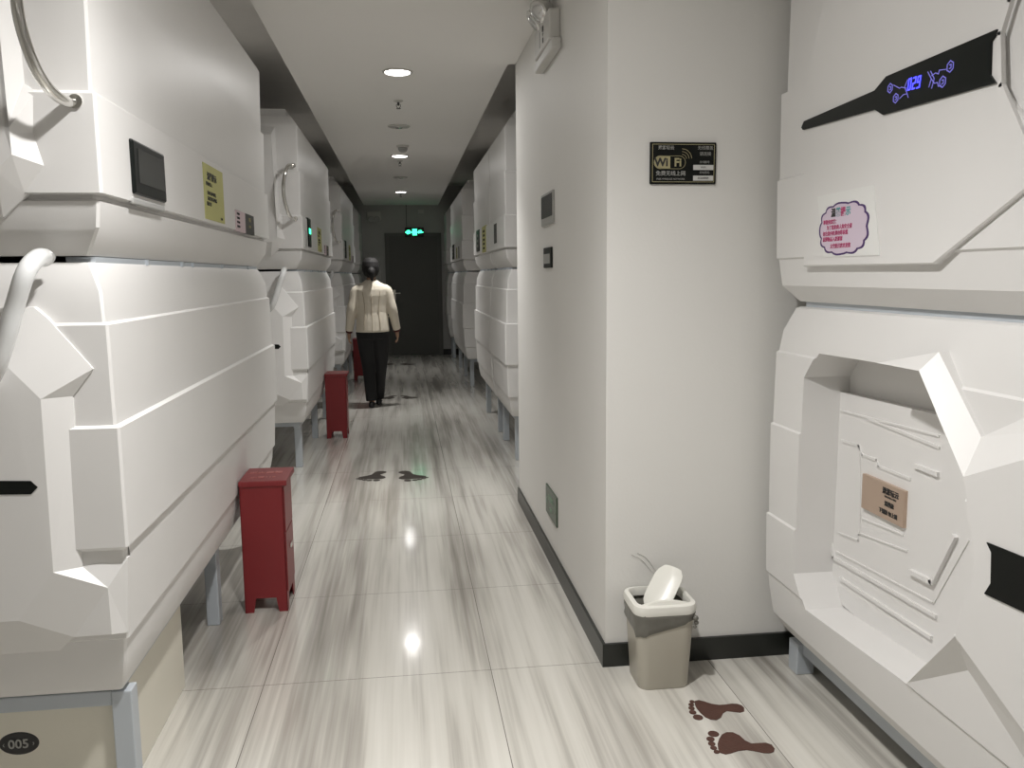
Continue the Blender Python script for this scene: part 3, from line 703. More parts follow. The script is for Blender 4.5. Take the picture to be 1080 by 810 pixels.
lowz = [.205 + .040*((p.x-bx)/.1+1)/2 + random.uniform(-.004, .004) - (.018 if p.y < by-.06 else 0)*(1-((p.x-bx)/.1+1)/2) for p in base]
for f_, off in ((0, .001), (.25, .007), (.5, .004), (.75, .008), (1, .006)):
    ring = []
    for p, lz in zip(base, lowz):
        dx_, dy_ = p.x-bx, p.y-by; L_ = math.hypot(dx_, dy_)
        o_ = off+random.uniform(-.0015, .0015); z = lz+(.272-lz)*f_
        sc_ = 1-(.272-z)*.30
        ring.append(Vector((bx+dx_*sc_+dx_/L_*o_, by+dy_*sc_+dy_/L_*o_, z)))
    rs.append(ring)
rs.append([Vector((bx+(p.x-bx)*.95, by+(p.y-by)*.95, .275)) for p in base]); rs.append([Vector((bx+(p.x-bx)*.93, by+(p.y-by)*.93, .20)) for p in base]); rs.append([Vector((bx+(p.x-bx)*.80, by+(p.y-by)*.80, .10)) for p in base])
loft(b, rs, cap=False); b.faces.ensure_lookup_table()
for (dx_, dz, r_) in ((.098, .252, .011), (.101, .236, .009), (.096, .222, .007)):
    lathe(b, [(.001, -r_), (r_*.8, -r_*.5), (r_, 0), (r_*.7, r_*.6), (.001, r_)], (bx+dx_, by-.092, dz), 'z', 10)
obj('bin_liner', b, 'bag', t, smooth=True)
b = BM()
zr = .268
rings = [rrect(bx, by, .216, .202, .044, zr), rrect(bx, by, .222, .208, .046, zr+.014), rrect(bx, by, .214, .200, .044, zr+.030), rrect(bx, by, .186, .172, .036, zr+.034), rrect(bx, by, .178, .166, .034, zr+.026), rrect(bx, by, .178, .166, .034, zr+.004)]
loft(b, rings+[rings[0]], cap=False); bmesh.ops.remove_doubles(b, verts=b.verts, dist=.0001)
# curved shoulder on the front side of the rim
P = []
for k in range(13):
    a = k/12; x_ = bx-.083+.166*a; s_ = math.sin(PI*a)
    P.append([Vector((x_, by-.090, zr+.026)), Vector((x_, by-.084, zr+.030+.016*s_)), Vector((x_, by-.066, zr+.030+.014*s_)), Vector((x_, by-.056+.0*s_, zr+.020))])
loft(b, P)
auto(obj('lid_rim', b, 'binlid', t), 40)
# swing flap tilted up
b = BM(); fw, fl_, r_ = .104, .165, .022
pr = [(-.5, -.006), (-.3, .002), (0, .006), (.3, .002), (.5, -.006)]
F2 = []
for yy in [i/8 for i in range(9)]:
    e_ = min(1, math.sqrt(max(0, 1-(abs(yy-.5)*2)**6))*1.0); e_ = max(.62, e_)
    row = [Vector((a*fw*e_, (yy-.5)*fl_, z_)) for a, z_ in pr]; F2.append(row+[v_-Vector((0, 0, .004)) for v_ in row[::-1]])
loft(b, F2)
mt_ = Matrix.Translation((bx+.016, by+.016, zr+.056)) @ Matrix.Rotation(R(-52), 4, 'Z') @ Matrix.Rotation(R(44), 4, 'X') @ Matrix.Rotation(R(8), 4, 'Y')
bmesh.ops.transform(b, matrix=mt_, verts=b.verts); auto(obj('swing_flap', b, 'binlid', t), 40)

# ---------------------------------------------------------------- footprints on the floor
def footprint(heel, toe, side, mt, label, group, width=None, z=.0015):
    """heel and toe are the ends; side=+1 bends the arch to the left of heel->toe"""
    heel = Vector((heel[0], heel[1])); toe = Vector((toe[0], toe[1])); ax = toe-heel; L_ = ax.length; ax.normalize(); pe = Vector((-ax.y, ax.x))*side
    W_ = width or L_*.36
    sole = [(0, .0), (.015, .13), (.07, .21), (.16, .24), (.28, .21), (.40, .20), (.52, .28), (.62, .42), (.70, .50), (.78, .46), (.81, .30), (.82, .1), (.80, -.12), (.76, -.34), (.69, -.47), (.60, -.50), (.50, -.40), (.42, -.20), (.33, -.10), (.22, -.16), (.12, -.21), (.04, -.16)]
    toes = [(.885, -.33, .085, .12), (.925, -.08, .062, .095), (.905, .12, .055, .085), (.875, .29, .05, .075), (.83, .44, .045, .07)]
    P = lambda a, c_: heel+ax*(a*L_)+pe*(c_*W_)
    bm = BM(); c_ = P(.5, 0)
    o_ = [P(a, s_) for a, s_ in sole]
    prism(bm, [(p.x, p.y, .0003) for p in o_], (0, 0, z))
    for a, s_, ra, rb_ in toes:
        q_ = [P(a+ra*math.cos(2*PI*k/12), s_+rb_*math.sin(2*PI*k/12)*1.1) for k in range(12)]
        prism(bm, [(p.x, p.y, .0003) for p in q_], (0, 0, z*.95))
    o = obj('footprint_sticker', bm, mt, None, loc=(c_.x, c_.y, 0)); return tag(o, label, 'floor sticker', group)
a1, a2, a3, a4 = [(1.059, 2.461, 0.000), (0.872, 2.470, 0.000), (1.054, 2.222, 0.000), (0.868, 2.296, 0.000)]
footprint(a1, a2, -1, 'foot', 'brown foot-shaped sticker on the floor just in front of the waste bin', 'footprint stickers', .128)
footprint(a3, a4, 1, 'foot', 'brown foot-shaped sticker at the bottom edge of the photo, nearer the camera than its mate', 'footprint stickers', .128)
h1, t1, h2, t2 = [(-0.180, 6.046, 0.000), (-0.290, 5.764, 0.000), (-0.044, 6.023, 0.000), (0.066, 5.717, 0.000)]
footprint(h1, t1, -1, 'footdark', 'dark footprint sticker in mid corridor, left of its pair, before the shining patch', 'footprint stickers', .19)
footprint(h2, t2, 1, 'footdark', 'dark footprint sticker in mid corridor, right of its pair, touched by the green reflection', 'footprint stickers', .19)
h1, t1, h2, t2 = [(-0.126, 9.952, 0.000), (-0.264, 9.691, 0.000), (-0.049, 9.936, 0.000), (0.081, 9.660, 0.000)]
footprint(h1, t1, -1, 'footdark', 'dark footprint sticker on the floor beside the walking woman’s feet, left of its pair', 'footprint stickers', .18)
footprint(h2, t2, 1, 'footdark', 'dark footprint sticker on the floor right of the walking woman, right of its pair', 'footprint stickers', .18)
h1, t1, h2, t2 = [(-0.205, 13.697, 0.000), (-0.337, 13.506, 0.000), (-0.053, 13.662, 0.000), (0.082, 13.410, 0.000)]
footprint(h1, t1, -1, 'footdark', 'tiny far footprint sticker before the end door, left one', 'footprint stickers', .25)
footprint(h2, t2, 1, 'footdark', 'tiny far footprint sticker before the end door, right one', 'footprint stickers', .25)

# ---------------------------------------------------------------- things on the pillar wall
q = [Vector(p) for p in [(0.830, 2.820, 1.835), (1.060, 2.820, 1.837), (1.060, 2.820, 1.697), (0.834, 2.820, 1.697)]]
xl, xr, zt, zb = q[0].x, q[1].x, q[0].z, q[3].z; w_ = xr-xl; h_ = zt-zb
t = thing('wifi_sign', 'black wall sign with gold border and WiFi lettering on the pillar wall', 'sign', (xl+w_/2, 2.82, (zt+zb)/2))
b = BM(); box(b, (xl, 2.811, zb), (xr, 2.8205, zt), .003); obj('sign_board', b, 'glass2', t)
ux, uz = (1, 0, 0), (0, 0, 1)
PX_ = lambda a, c_, y=2.8105: (xl+w_*a, y, zb+h_*c_)
b = BM(); ribs(b, [PX_(.035, .055), PX_(.965, .055), PX_(.965, .945), PX_(.035, .945), PX_(.035, .055)], .0016, .0008, (0, -1, 0)); obj('gold_border', b, 'gold', t)
def pill(x0, x1, z0, z1, lft=True, rgt=True):
    r_ = (z1-z0)/2; P = []
    if rgt: P += [(x1-r_+r_*math.cos(R(a)), (z0+z1)/2+r_*math.sin(R(a))) for a in range(-90, 91, 15)]
    else: P += [(x1, z0), (x1, z1)]
    if lft: P += [(x0+r_+r_*math.cos(R(a)), (z0+z1)/2+r_*math.sin(R(a))) for a in range(90, 271, 15)]
    else: P += [(x0, z1), (x0, z0)]
    return P
b = BM(); prism(b, [(x, 2.8105, z) for x, z in pill(xl+w_*.055, xl+w_*.30, zb+h_*.36, zb+h_*.675, rgt=False)], (0, -.0008, 0))
P = pill(xl+w_*.10, xl+w_*.53, zb+h_*.365, zb+h_*.67); ribs(b, [(x, 2.8105, z) for x, z in P+P[:1]], .0014, .0008, (0, -1, 0))
for k in range(3):
    r_ = h_*(.09+.055*k); ribs(b, [(xl+w_*.48+r_*1.2*math.cos(R(a)), 2.8105, zb+h_*.60+r_*1.2*math.sin(R(a))) for a in range(5, 91, 17)], .0016, .0008, (0, -1, 0))
obj('gold_logo', b, 'gold', t)
b = BM(); text(b, 'Wi', PX_(.165, .51, 2.8092), ux, uz, h_*.27, .0008, bold=.0012); obj('wi_letters', b, 'ink', t)
b = BM(); text(b, 'Fi', PX_(.415, .51, 2.8100), ux, uz, h_*.27, .0008, bold=.0012); obj('fi_letters', b, 'gold', t)
b = BM(); text(b, '遨游玩云', PX_(.24, .86, 2.8102), ux, uz, h_*.10, .0008, bold=.0003); text(b, '免费无线上网', PX_(.31, .25, 2.8102), ux, uz, h_*.125, .0008, bold=.0002)
text(b, 'FREE WIRELESS NETWORK', PX_(.31, .12, 2.8102), ux, uz, h_*.060, .0008)
text(b, '无线覆盖', PX_(.83, .86, 2.8102), ux, uz, h_*.10, .0008); text(b, '请连接', PX_(.83, .72, 2.8102), ux, uz, h_*.10, .0008)
text(b, '无线账号', PX_(.82, .525, 2.8102), ux, uz, h_*.065, .0008); text(b, '无线密码', PX_(.82, .275, 2.8102), ux, uz, h_*.065, .0008)
obj('sign_print', b, 'silver', t)
b = BM(); box(b, PX_(.65, .34, 2.8095), PX_(.955, .46, 2.811)); box(b, PX_(.65, .085, 2.8095), PX_(.955, .205, 2.811)); lb = obj('white_label', b, 'label', t)
b = BM(); text(b, 'WiFi', PX_(.80, .40, 2.8092), ux, uz, h_*.07, .0006); text(b, '66668888', PX_(.80, .145, 2.8092), ux, uz, h_*.07, .0006); obj('label_print', b, 'ink', lb)

def side_sign(px4, x=PW):
    return px4
q = [(0.685, 4.134, 1.784), (0.685, 3.809, 1.772), (0.685, 3.812, 1.630), (0.685, 4.125, 1.629)]
t = thing('wall_panel', 'grey rectangular control panel high on the pillar side wall', 'wall panel', (PW, q[0][1], q[0][2]))
ya, yb = (q[0][1]+q[3][1])/2, (q[1][1]+q[2][1])/2; za, zb_ = (q[2][2]+q[3][2])/2, (q[0][2]+q[1][2])/2
b = BM(); box(b, (PW-.010, ya, za), (PW+.001, yb, zb_), .003); obj('panel_plate', b, 'silver', t)
b = BM(); box(b, (PW-.0115, ya-.012, za+.035), (PW-.009, yb+.012, zb_-.012)); obj('panel_face', b, 'greyscreen', t)
q = [(0.685, 4.073, 1.525), (0.685, 3.863, 1.527), (0.685, 3.865, 1.432), (0.685, 4.076, 1.429)]
t = thing('wall_switch', 'small dark switch plate below the grey panel on the pillar side wall', 'switch', (PW, q[0][1], q[0][2]))
ya, yb = q[0][1], q[1][1]; za, zb_ = (q[2][2]+q[3][2])/2, (q[0][2]+q[1][2])/2
b = BM(); box(b, (PW-.009, ya, za), (PW+.001, yb, zb_), .003); obj('switch_plate', b, 'glass', t)
b = BM(); box(b, (PW-.011, ya-.02, za+.02), (PW-.008, yb+.03, zb_-.03), .001); obj('switch_rocker', b, 'silver', t)
q = [(0.685, 4.054, 0.356), (0.685, 3.752, 0.385), (0.685, 3.755, 0.237), (0.685, 4.044, 0.221)]
ya, yb = (q[0][1]+q[3][1])/2, (q[1][1]+q[2][1])/2; za, zb_ = (q[2][2]+q[3][2])/2, (q[0][2]+q[1][2])/2
t = thing('floor_exit_sign', 'small dark green exit sign low on the pillar side wall above the black skirting', 'sign', (PW, (ya+yb)/2, (za+zb_)/2))
b = BM(); box(b, (PW-.008, ya, za), (PW+.001, yb, zb_), .002); obj('sign_board', b, 'greenback', t)
b = BM(); yc = (ya+yb)/2; zc = (za+zb_)/2; X = PW-.0085; L_ = ya-yb; Hh = zb_-za
text(b, '安全出口', (X, yc, zc+Hh*.15), (0, -1, 0), (0, 0, 1), Hh*.24, .001); text(b, 'EXIT', (X, yc, zc-Hh*.22), (0, -1, 0), (0, 0, 1), Hh*.22, .001)
obj('sign_print', b, 'greendim', t)
for sg in (1, -1):
    b = BM(); ribs(b, [(X, yc+sg*L_*.32, zc+Hh*.14), (X, yc+sg*L_*.40, zc), (X, yc+sg*L_*.32, zc-Hh*.14)], .006, .001, (-1, 0, 0)); obj('sign_arrow', b, 'greendim', t)

# twin-head emergency light near the ceiling
q = [(0.660, 4.105, 2.583), (0.660, 3.632, 2.456), (0.660, 3.634, 2.336), (0.660, 4.057, 2.375)]
ey = 3.36
t = thing('emergency_light', 'white twin-head emergency light high on the pillar side wall', 'light', (PW, ey, 2.36))
zc0, zc1 = 2.245, 2.40
ya_, yb_ = [(0.660, 3.655, 2.425)][0][1], [(0.660, 4.051, 2.534)][0][1]
zlo = [(0.660, 3.846, 2.385)][0][2]; zhi = zlo+.125
b = BM(); box(b, (PW-.05, ya_, zlo), (PW+.001, yb_, zhi), .008); body = obj('light_body', b, 'device', t)
b = BM(); box(b, (PW-.042, ya_-.03, zlo-.045), (PW, yb_+.05, zlo+.002), .008); obj('lower_bracket', b, 'device', t)
b = BM()
yc = (ya_+yb_)/2
box(b, (PW-.052, yc+.03, zlo+.02), (PW-.049, yc+.045, zlo+.085)); obj('vent_slot', b, 'groove', body)
b = BM(); text(b, '⇄', (PW-.0512, yc-.05, zlo+.06), (0, -1, 0), (0, 0, 1), .03, .001); box(b, (PW-.0525, yc-.06, zlo+.07), (PW-.050, yc-.035, zlo+.09)); box(b, (PW-.0525, yc-.058, zlo+.02), (PW-.050, yc-.045, zlo+.04)); obj('body_print', b, 'ink', body)
for dy_, dx_ in ((.075, -.03), (-.055, -.03)):
    b = BM(); c_ = Vector((PW-.058, yc+dy_, zhi+.028))
    d_ = Vector((-.75, dy_*3.0-.25, -.55)).normalized()
    prof = [(.014, -.05), (.040, -.035), (.050, -.005), (.052, .018), (.047, .020)]
    lathe(b, prof, (0, 0, 0), 'z', 24); rot = Vector((0, 0, 1)).rotation_difference(d_).to_matrix().to_4x4()
    bmesh.ops.transform(b, matrix=Matrix.Translation(c_) @ rot, verts=b.verts); hd = auto(obj('lamp_head', b, 'device', t), 40)
    b = BM(); lathe(b, [(.046, .019), (.040, .025), (.022, .030), (.002, .032)], (0, 0, 0), 'z', 24); bmesh.ops.transform(b, matrix=Matrix.Translation(c_) @ rot, verts=b.verts); auto(obj('lamp_lens', b, 'lens', hd), 40)
# scuffs and the thin wires above the bin
b = BM(); tube(b, [(0.778, 2.817, 0.410), (0.813, 2.817, 0.391), (0.841, 2.817, 0.358)] + [(0.854, 2.790, 0.346)], .0007, 6, smooth_n=4); tube(b, [(0.799, 2.817, 0.416), (0.830, 2.817, 0.397), (0.855, 2.817, 0.364)] + [(0.861, 2.790, 0.352)], .0007, 6, smooth_n=4)
tag(obj('loose_wire', b, 'pen', None, loc=[(0.825, 2.810, 0.375)][0]), 'thin grey wires curling from the wall behind the waste bin', 'wire')

# ---------------------------------------------------------------- ceiling fittings
def downlight(y, lit, label, x=.0):
    t = thing('ceiling_downlight', label, 'light', (x, y, ZC), 'round ceiling downlights')
    b = BM(); r = .092
    rr = [(r, .004), (r, -.006), (r-.008, -.010), (r-.017, -.006), (r-.020, .002)]
    lathe(b, rr, (x, y, ZC), 'z', 40)
    auto(obj('trim_ring', b, 'rim', t), 40)
    b = BM(); lathe(b, [(r-.018, -.001), (r-.018, -.009), (r-.024, -.0105), (.001, -.0110)], (x, y, ZC), 'z', 32)
    obj('diffuser', b, 'lamp' if lit else 'lampoff', t)
    if not lit:
        b = BM(); lathe(b, [(.032, -.010), (.028, -.016), (.001, -.018)], (x, y, ZC), 'z', 20); obj('bulb', b, 'lens', t)
    return t
LY = [5.32, 8.93, 12.68]
downlight(LY[0], True, 'largest lit round downlight in the ceiling, nearest of the lit ones')
downlight(LY[1], True, 'second lit round downlight, just beyond the smoke detector')
downlight(LY[2], True, 'farthest lit round downlight toward the end wall')
downlight(7.20, False, 'unlit round downlight between the nearest and second lit ones')
downlight(10.85, False, 'unlit round downlight beyond the second lit one')
downlight(1.65, True, 'lit round downlight above the near end of the corridor, off the top of the photo')
downlight(-1.9, True, 'lit round downlight behind the camera, middle one')
downlight(-1.9, True, 'added round fill downlight out of view behind the camera, right one', 1.7)  # added out of view to raise the ambient light
def sprinkler(y, label):
    t = thing('sprinkler', label, 'sprinkler', (0, y, ZC), 'ceiling sprinklers')
    b = BM(); lathe(b, [(.034, .006), (.034, -.004), (.022, -.010), (.010, -.012)], (0, y, ZC), 'z', 24); obj('escutcheon', b, 'rim', t)
    b = BM(); lathe(b, [(.009, -.010), (.008, -.030), (.005, -.034)], (0, y, ZC), 'z', 12)
    tube(b, [(-.013, y, ZC-.024), (-.014, y, ZC-.040), (-.003, y, ZC-.052)], .0022, 6); tube(b, [(.013, y, ZC-.024), (.014, y, ZC-.040), (.003, y, ZC-.052)], .0022, 6)
    lathe(b, [(.016, -.052), (.016, -.055), (.002, -.056)], (0, y, ZC), 'z', 16); obj('sprinkler_head', b, 'wire', t)
sprinkler(6.18, 'ceiling sprinkler between the nearest lit and the unlit downlight')
sprinkler(9.32, 'ceiling sprinkler just beyond the second lit downlight')
sprinkler(12.95, 'tiny far ceiling sprinkler near the farthest lit downlight')
t = thing('smoke_detector', 'white round smoke detector on the ceiling before the second lit downlight', 'smoke detector', (.03, 8.25, ZC))
b = BM(); lathe(b, [(.060, .001), (.060, -.012), (.050, -.018), (.040, -.020)], (.03, 8.25, ZC), 'z', 28); obj('detector_base', b, 'device', t)
b = BM(); lathe(b, [(.042, -.019), (.046, -.030), (.036, -.052), (.020, -.062), (.002, -.064)], (.03, 8.25, ZC), 'z', 28); obj('detector_cap', b, 'groove', t)

# ---------------------------------------------------------------- end wall things
q = [(0.055, 15.000, 2.233), (0.379, 15.000, 2.069)]
xl, xr, zt, zb = q[0][0], q[1][0], q[0][2], q[1][2]
xc = (xl+xr)/2; w_ = xr-xl; h_ = zt-zb
t = thing('exit_sign', 'glowing green exit sign hanging above the dark end door', 'sign', (xc, 15.0, zb))
b = BM(); box(b, (xl, 14.985, zb), (xr, 15.005, zt), .003); sb_ = obj('sign_box', b, 'ink', t)
b = BM(); tube(b, [(xl+.03, 14.995, zt), (xl+.03, 14.995, ZC)], .005, 8); obj('hanging_rod', b, 'wire', t)
b = BM(); Y_ = 14.984
box(b, (xc-.035, Y_, zb+.03), (xc+.045, Y_+.003, zt-.025)); 
text(b, '安', (xc-.10, Y_, (zt+zb)/2), ux, uz, .07, .002, bold=.003); text(b, '出', (xc+.10, Y_, (zt+zb)/2), ux, uz, .07, .002, bold=.003)
ribs(b, [(xc-.15, Y_+.001, (zt+zb)/2), (xc-.11, Y_+.001, (zt+zb)/2+.03)], .014, .002, (0, -1, 0)); ribs(b, [(xc-.15, Y_+.001, (zt+zb)/2), (xc-.11, Y_+.001, (zt+zb)/2-.03)], .014, .002, (0, -1, 0))
ribs(b, [(xc-.15, Y_+.001, (zt+zb)/2), (xc+.15, Y_+.001, (zt+zb)/2)], .016, .002, (0, -1, 0))
obj('green_pictogram', b, 'green', sb_)
a_ = [(-0.587, 15.020, 2.510), (-0.350, 15.020, 2.332)]
t = thing('emergency_light', 'far emergency light box high on the end wall left of the door', 'light', (a_[0][0], 15.05, a_[0][2]))
b = BM(); box(b, (a_[0][0], 15.0, a_[1][2]+.03), (a_[1][0], 15.051, a_[0][2]), .006); obj('light_body', b, 'device', t)
for x_ in (a_[0][0]+.07, a_[1][0]-.07):
    b = BM(); lathe(b, [(.03, 0), (.05, -.02), (.055, -.05), (.04, -.055)], (x_, 15.0, a_[1][2]+.04), 'y', 16); obj('lamp_head', b, 'groove', t)
a_ = [(-0.643, 15.000, 1.749), (-0.390, 15.000, 0.960)]
t = thing('wall_cabinet', 'grey metal wall cabinet on the end wall, half hidden by the walking woman', 'cabinet', ((a_[0][0]+a_[1][0])/2, 15.05, a_[1][2]))
b = BM(); box(b, (a_[0][0], 14.93, a_[1][2]), (a_[1][0], 15.051, a_[0][2]), .006); obj('cabinet_body', b, 'endwall', t)
b = BM(); box(b, (a_[0][0]+.02, 14.922, a_[1][2]+.03), (a_[1][0]-.02, 14.931, a_[0][2]-.03), .002); obj('cabinet_door', b, 'endwall', t)
b = BM(); a_ = [(0.292, 15.030, 2.542), (0.389, 15.030, 2.477)]; box(b, (a_[0][0], 15.02, a_[1][2]), (a_[1][0], 15.051, a_[0][2]), .004)
tag(obj('wall_sensor', b, 'device', None, loc=(a_[0][0], 15.05, a_[1][2])), 'small pale sensor box high on the end wall above the exit sign', 'sensor')

# ---------------------------------------------------------------- walking woman, seen from behind
px_, py_ = -.335, 9.12
t = thing('person', 'woman in a cream jacket and black trousers walking away down the corridor', 'person', (px_, py_, 0))
def ell(c_, rx, ry, n=20, tilt=0):
    return [Vector((c_[0]+rx*math.cos(2*PI*k/n), c_[1]+ry*math.sin(2*PI*k/n), c_[2]+tilt*math.sin(2*PI*k/n))) for k in range(n)]
def fuse(bm, name, m, parent, vox=.008, it=4):
    o = obj(name, bm, m, parent)
    md = o.modifiers.new('r', 'REMESH'); md.mode = 'VOXEL'; md.voxel_size = vox
    sm = o.modifiers.new('s', 'SMOOTH'); sm.iterations = it; sm.factor = .5
    bpy.context.view_layer.update(); dg = bpy.context.evaluated_depsgraph_get()
    me = bpy.data.meshes.new_from_object(o.evaluated_get(dg)); o.modifiers.clear(); o.data = me
    for p in me.polygons: p.use_smooth = True
    if not me.materials: me.materials.append(M[m])
    return o
def P_(x, y, z): return Vector((px_+x, py_+y, z))
bd = BM()
# head, face forward (+Y)
rings = []
for z, rx, ry, oy in ((1.365, .045, .05, .01), (1.40, .052, .062, .02), (1.43, .062, .078, .022), (1.47, .070, .088, .018), (1.51, .073, .092, .012), (1.545, .068, .084, .006), (1.572, .048, .060, .0), (1.583, .018, .022, 0)):
    rings.append(ell(P_(0, oy, z), rx, ry))
loft(bd, rings)
tube(bd, [P_(0, .095, 1.50), P_(0, .122, 1.468), P_(0, .10, 1.462)], [.007, .012, .008], 8)           # nose
for s_ in (-1, 1): tube(bd, [P_(s_*.070, .01, 1.515), P_(s_*.080, .0, 1.49), P_(s_*.072, .008, 1.455)], [(.010, .006)]*3, 8)   # ears
tube(bd, [P_(-.022, .103, 1.435), P_(0, .108, 1.434), P_(.022, .103, 1.435)], .006, 8)                # mouth
tube(bd, [P_(0, -.008, 1.28), P_(0, .0, 1.34), P_(0, .008, 1.40)], [.062, .050, .048], 14)             # neck
rings = [ell(P_(0, 0, z), rx, ry) for z, rx, ry in ((.80, .155, .10), (.90, .150, .10), (1.02, .120, .085), (1.15, .14, .09), (1.26, .165, .09), (1.31, .13, .075), (1.33, .07, .06))]
loft(bd, rings)
sh_l, el_l, wr_l = P_(-.158, -.005, 1.255), P_(-.215, -.03, 1.035), P_(-.250, .02, .815)
sh_r, el_r, wr_r = P_(.158, -.005, 1.255), P_(.215, -.01, 1.04), P_(.255, .055, .82)
for a_, e_, w_ in ((sh_l, el_l, wr_l), (sh_r, el_r, wr_r)):
    tube(bd, [P_(0, 0, 1.27)*.5+a_*.5, a_, (a_+e_)/2, e_, (e_+w_)/2, w_], [.05, .046, .042, .036, .032, .022], 12, smooth_n=3)
# hands: palm, four curled fingers, thumb
def hand(w_, s_):
    dn = Vector((s_*.05, .05, -1)).normalized(); fw = Vector((0, 1, 0)); 
    tube(bd, [w_, w_+dn*.035, w_+dn*.075], [(.022, .018), (.020, .034), (.016, .036)], 12)
    for i, (o_, ln) in enumerate(((.027, .060), (.009, .070), (-.010, .064), (-.027, .050))):
        p0 = w_+dn*.068+fw*o_; inw = Vector((-s_, 0, 0))
        tube(bd, [p0, p0+dn*ln*.45, p0+dn*ln*.78+inw*.012, p0+dn*ln*.92+inw*.030], [.0088, .0082, .0076, .006], 8)
    p0 = w_+dn*.02+fw*.026; tube(bd, [p0, p0+dn*.030+fw*.020, p0+dn*.058+fw*.024-Vector((s_, 0, 0))*.008], [.011, .0098, .0075], 8)
hand(wr_l, -1); hand(wr_r, 1)
# legs mid stride: left foot planted, right foot trailing slightly
hipL, kneeL, ankL = P_(-.085, 0, .84), P_(-.06, .06, .47), P_(-.035, -.01, .09)
hipR, kneeR, ankR = P_(.085, 0, .84), P_(.07, .10, .47), P_(.035, .20, .09)
for h0, k0, a0 in ((hipL, kneeL, ankL), (hipR, kneeR, ankR)):
    tube(bd, [h0, (h0+k0)/2, k0, (k0+a0)/2+Vector((0, -.015, .02)), a0, a0-Vector((0, 0, .03))], [.085, .07, .052, .05, .034, .034], 14, smooth_n=3)
    tube(bd, [a0+Vector((0, -.04, -.05)), a0+Vector((0, .03, -.05)), a0+Vector((0, .13, -.062))], [.030, .034, .022], 10)
fuse(bd, 'body', 'skin', t, .0055, 3)
# trousers
b = BM()
loft(b, [ell(P_(0, -.006, z), rx, ry) for z, rx, ry in ((.74, .172, .118), (.80, .172, .122), (.87, .160, .112), (.92, .145, .10))])
for h0, k0, a0 in ((hipL, kneeL, ankL), (hipR, kneeR, ankR)):
    tube(b, [h0+Vector((0, 0, -.02)), (h0+k0)/2, k0, (k0+a0)/2+Vector((0, -.01, .02)), a0+Vector((0, -.005, -.02))], [(.098, .105), (.090, .098), .074, .066, .060], 16, smooth_n=3)
fuse(b, 'trousers', 'trouser', t, .008, 4)
# jacket: torso with slight waist, collar, sleeves
b = BM()
loft(b, [ell(P_(0, -.004, z), rx, ry, 24) for z, rx, ry in ((.812, .176, .130), (.83, .178, .132), (.92, .170, .122), (1.02, .160, .108), (1.10, .166, .108), (1.20, .182, .112), (1.26, .190, .105), (1.295, .170, .092), (1.322, .120, .078), (1.345, .078, .066), (1.362, .062, .060))])
for a_, e_, w_ in ((sh_l, el_l, wr_l), (sh_r, el_r, wr_r)):
    s_ = -1 if a_.x < px_ else 1
    tube(b, [a_-Vector((s_*.07, 0, -.012)), a_+Vector((0, 0, -.014)), (a_+e_)/2, e_, (e_+w_)/2, w_+Vector((0, 0, .012))], [.058, .062, .056, .052, .047, .042], 16, smooth_n=4)
jk = fuse(b, 'jacket', 'jacket', t, .007, 4)
# back seams and pocket
b = BM(); 
for x_ in (-.075, .075): tube(b, [P_(x_*1.2, -.108, 1.24), P_(x_, -.110, 1.10), P_(x_*.95, -.104, 1.02), P_(x_*1.1, -.118, .92), P_(x_*1.15, -.124, .84)], .003, 6, smooth_n=4)
tube(b, [P_(0, -.086, 1.31), P_(0, -.117, 1.18), P_(0, -.113, 1.04), P_(0, -.128, .9), P_(0, -.135, .82)], .003, 6, smooth_n=4)
obj('back_seams', b, 'jlines', jk)
for w_, e_ in ((wr_l, el_l), (wr_r, el_r)):
    d_ = (w_-e_).normalized(); b = BM(); tube(b, [w_-d_*.012, w_+d_*.008], [.036, .035], 14); obj('cuff', b, 'cuff', t)
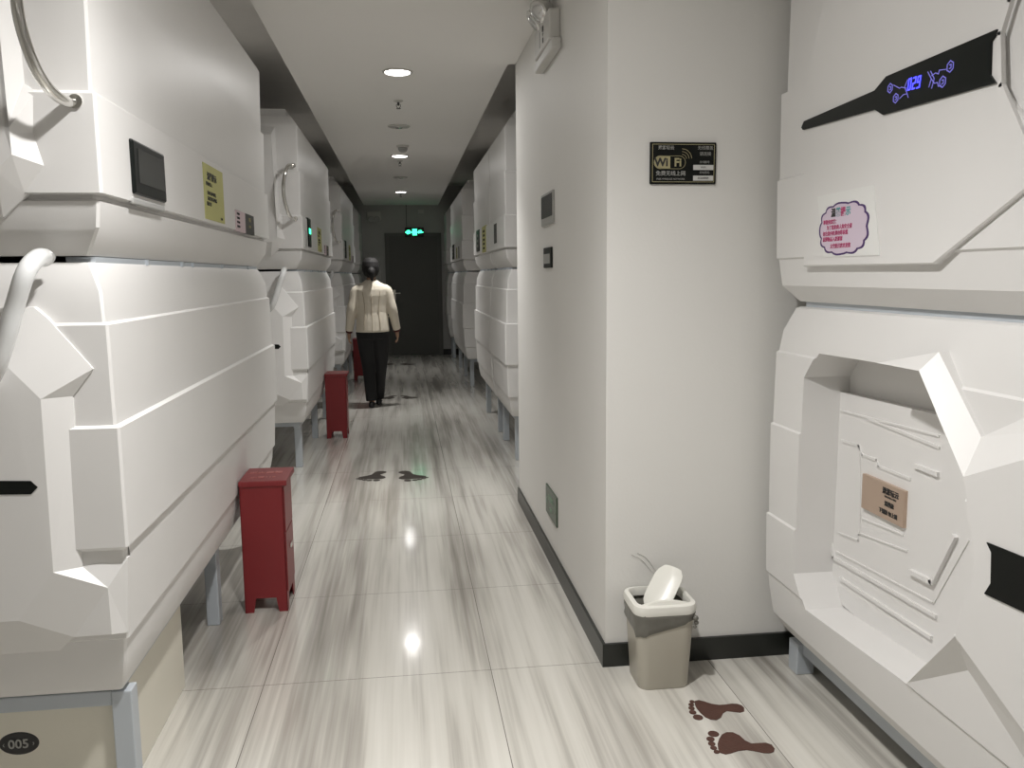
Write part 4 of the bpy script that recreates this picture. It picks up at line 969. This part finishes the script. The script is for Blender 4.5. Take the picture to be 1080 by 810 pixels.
# hair with low bun
b = BM()
loft(b, [ell(P_(0, oy, z), rx, ry) for z, rx, ry, oy in ((1.385, .040, .03, -.042), (1.41, .068, .062, -.026), (1.45, .088, .084, -.014), (1.50, .094, .096, -.008), (1.55, .086, .090, -.004), (1.583, .060, .066, -.002), (1.597, .022, .028, 0))])
tube(b, [P_(.006, -.07, 1.47), P_(.008, -.105, 1.45), P_(.010, -.112, 1.415), P_(.012, -.10, 1.375), P_(.012, -.10, 1.345)], [.03, .038, .032, .020, .008], 14, smooth_n=3)
fuse(b, 'hair', 'hair', t, .006, 3)
for a0 in (ankL, ankR):
    b = BM(); x0, y0_ = a0.x, a0.y
    rs = []
    for yy, w1, z0, z1 in ((-.075, .018, 0, .04), (-.062, .030, 0, .062), (-.02, .033, 0, .075), (.04, .034, .0, .062), (.10, .038, 0, .045), (.145, .030, 0, .032), (.165, .014, 0, .02)):
        rs.append([Vector((x0+w1*math.cos(2*PI*k/14), y0_+yy, max(.001, (z0+z1)/2+(z1-z0)/2*1.02*math.sin(2*PI*k/14)))) for k in range(14)])
    loft(b, rs)
    auto(obj('shoe', b, 'shoe', t), 50)

# ---------------------------------------------------------------- lights
def lamp(y, p_spot, p_area, x=0., size=R(156)):
    L_ = bpy.data.lights.new('downlight_beam', 'SPOT'); L_.energy = p_spot; L_.spot_size = size; L_.spot_blend = 1.; L_.shadow_soft_size = .06; L_.color = (1., .98, .955)
    o = bpy.data.objects.new('downlight_beam', L_); o.location = (x, y, ZC-.02); COL.objects.link(o)
    A_ = bpy.data.lights.new('downlight_glow', 'AREA'); A_.shape = 'DISK'; A_.size = .13; A_.energy = p_area; A_.color = (1., .98, .96)
    o = bpy.data.objects.new('downlight_glow', A_); o.location = (x, y, ZC-.016); COL.objects.link(o)
lamp(1.65, 190, 13, size=R(130)); lamp(LY[0], 150, 8, size=R(104)); lamp(LY[1], 135, 4, size=R(100)); lamp(LY[2], 62, 2, size=R(100)); lamp(-1.9, 16, 3)
lamp(-1.9, 14, 3, 1.7)  # ambient fill from the added right-hand downlight behind the camera

# ---------------------------------------------------------------- camera
CM = [[0.991832, 0.026536, -0.124759], [-0.127126, 0.126021, -0.983848], [-0.010385, 0.991673, 0.128365]]      # rows: world axes in camera coordinates
cam = bpy.data.cameras.new('camera'); co_ = bpy.data.objects.new('camera', cam); COL.objects.link(co_)
m3 = Matrix(CM)
co_.matrix_world = Matrix.Translation((0, 0, 1.4)) @ m3.to_4x4()
cam.sensor_fit = 'HORIZONTAL'; cam.sensor_width = 36.; cam.lens = 36.*890./1080.; cam.clip_start = .02
S.camera = co_
S.view_settings.view_transform = 'Standard'; S.view_settings.look = 'None'; S.view_settings.gamma = 1.; S.view_settings.use_curve_mapping = False
S.view_settings.exposure = .12
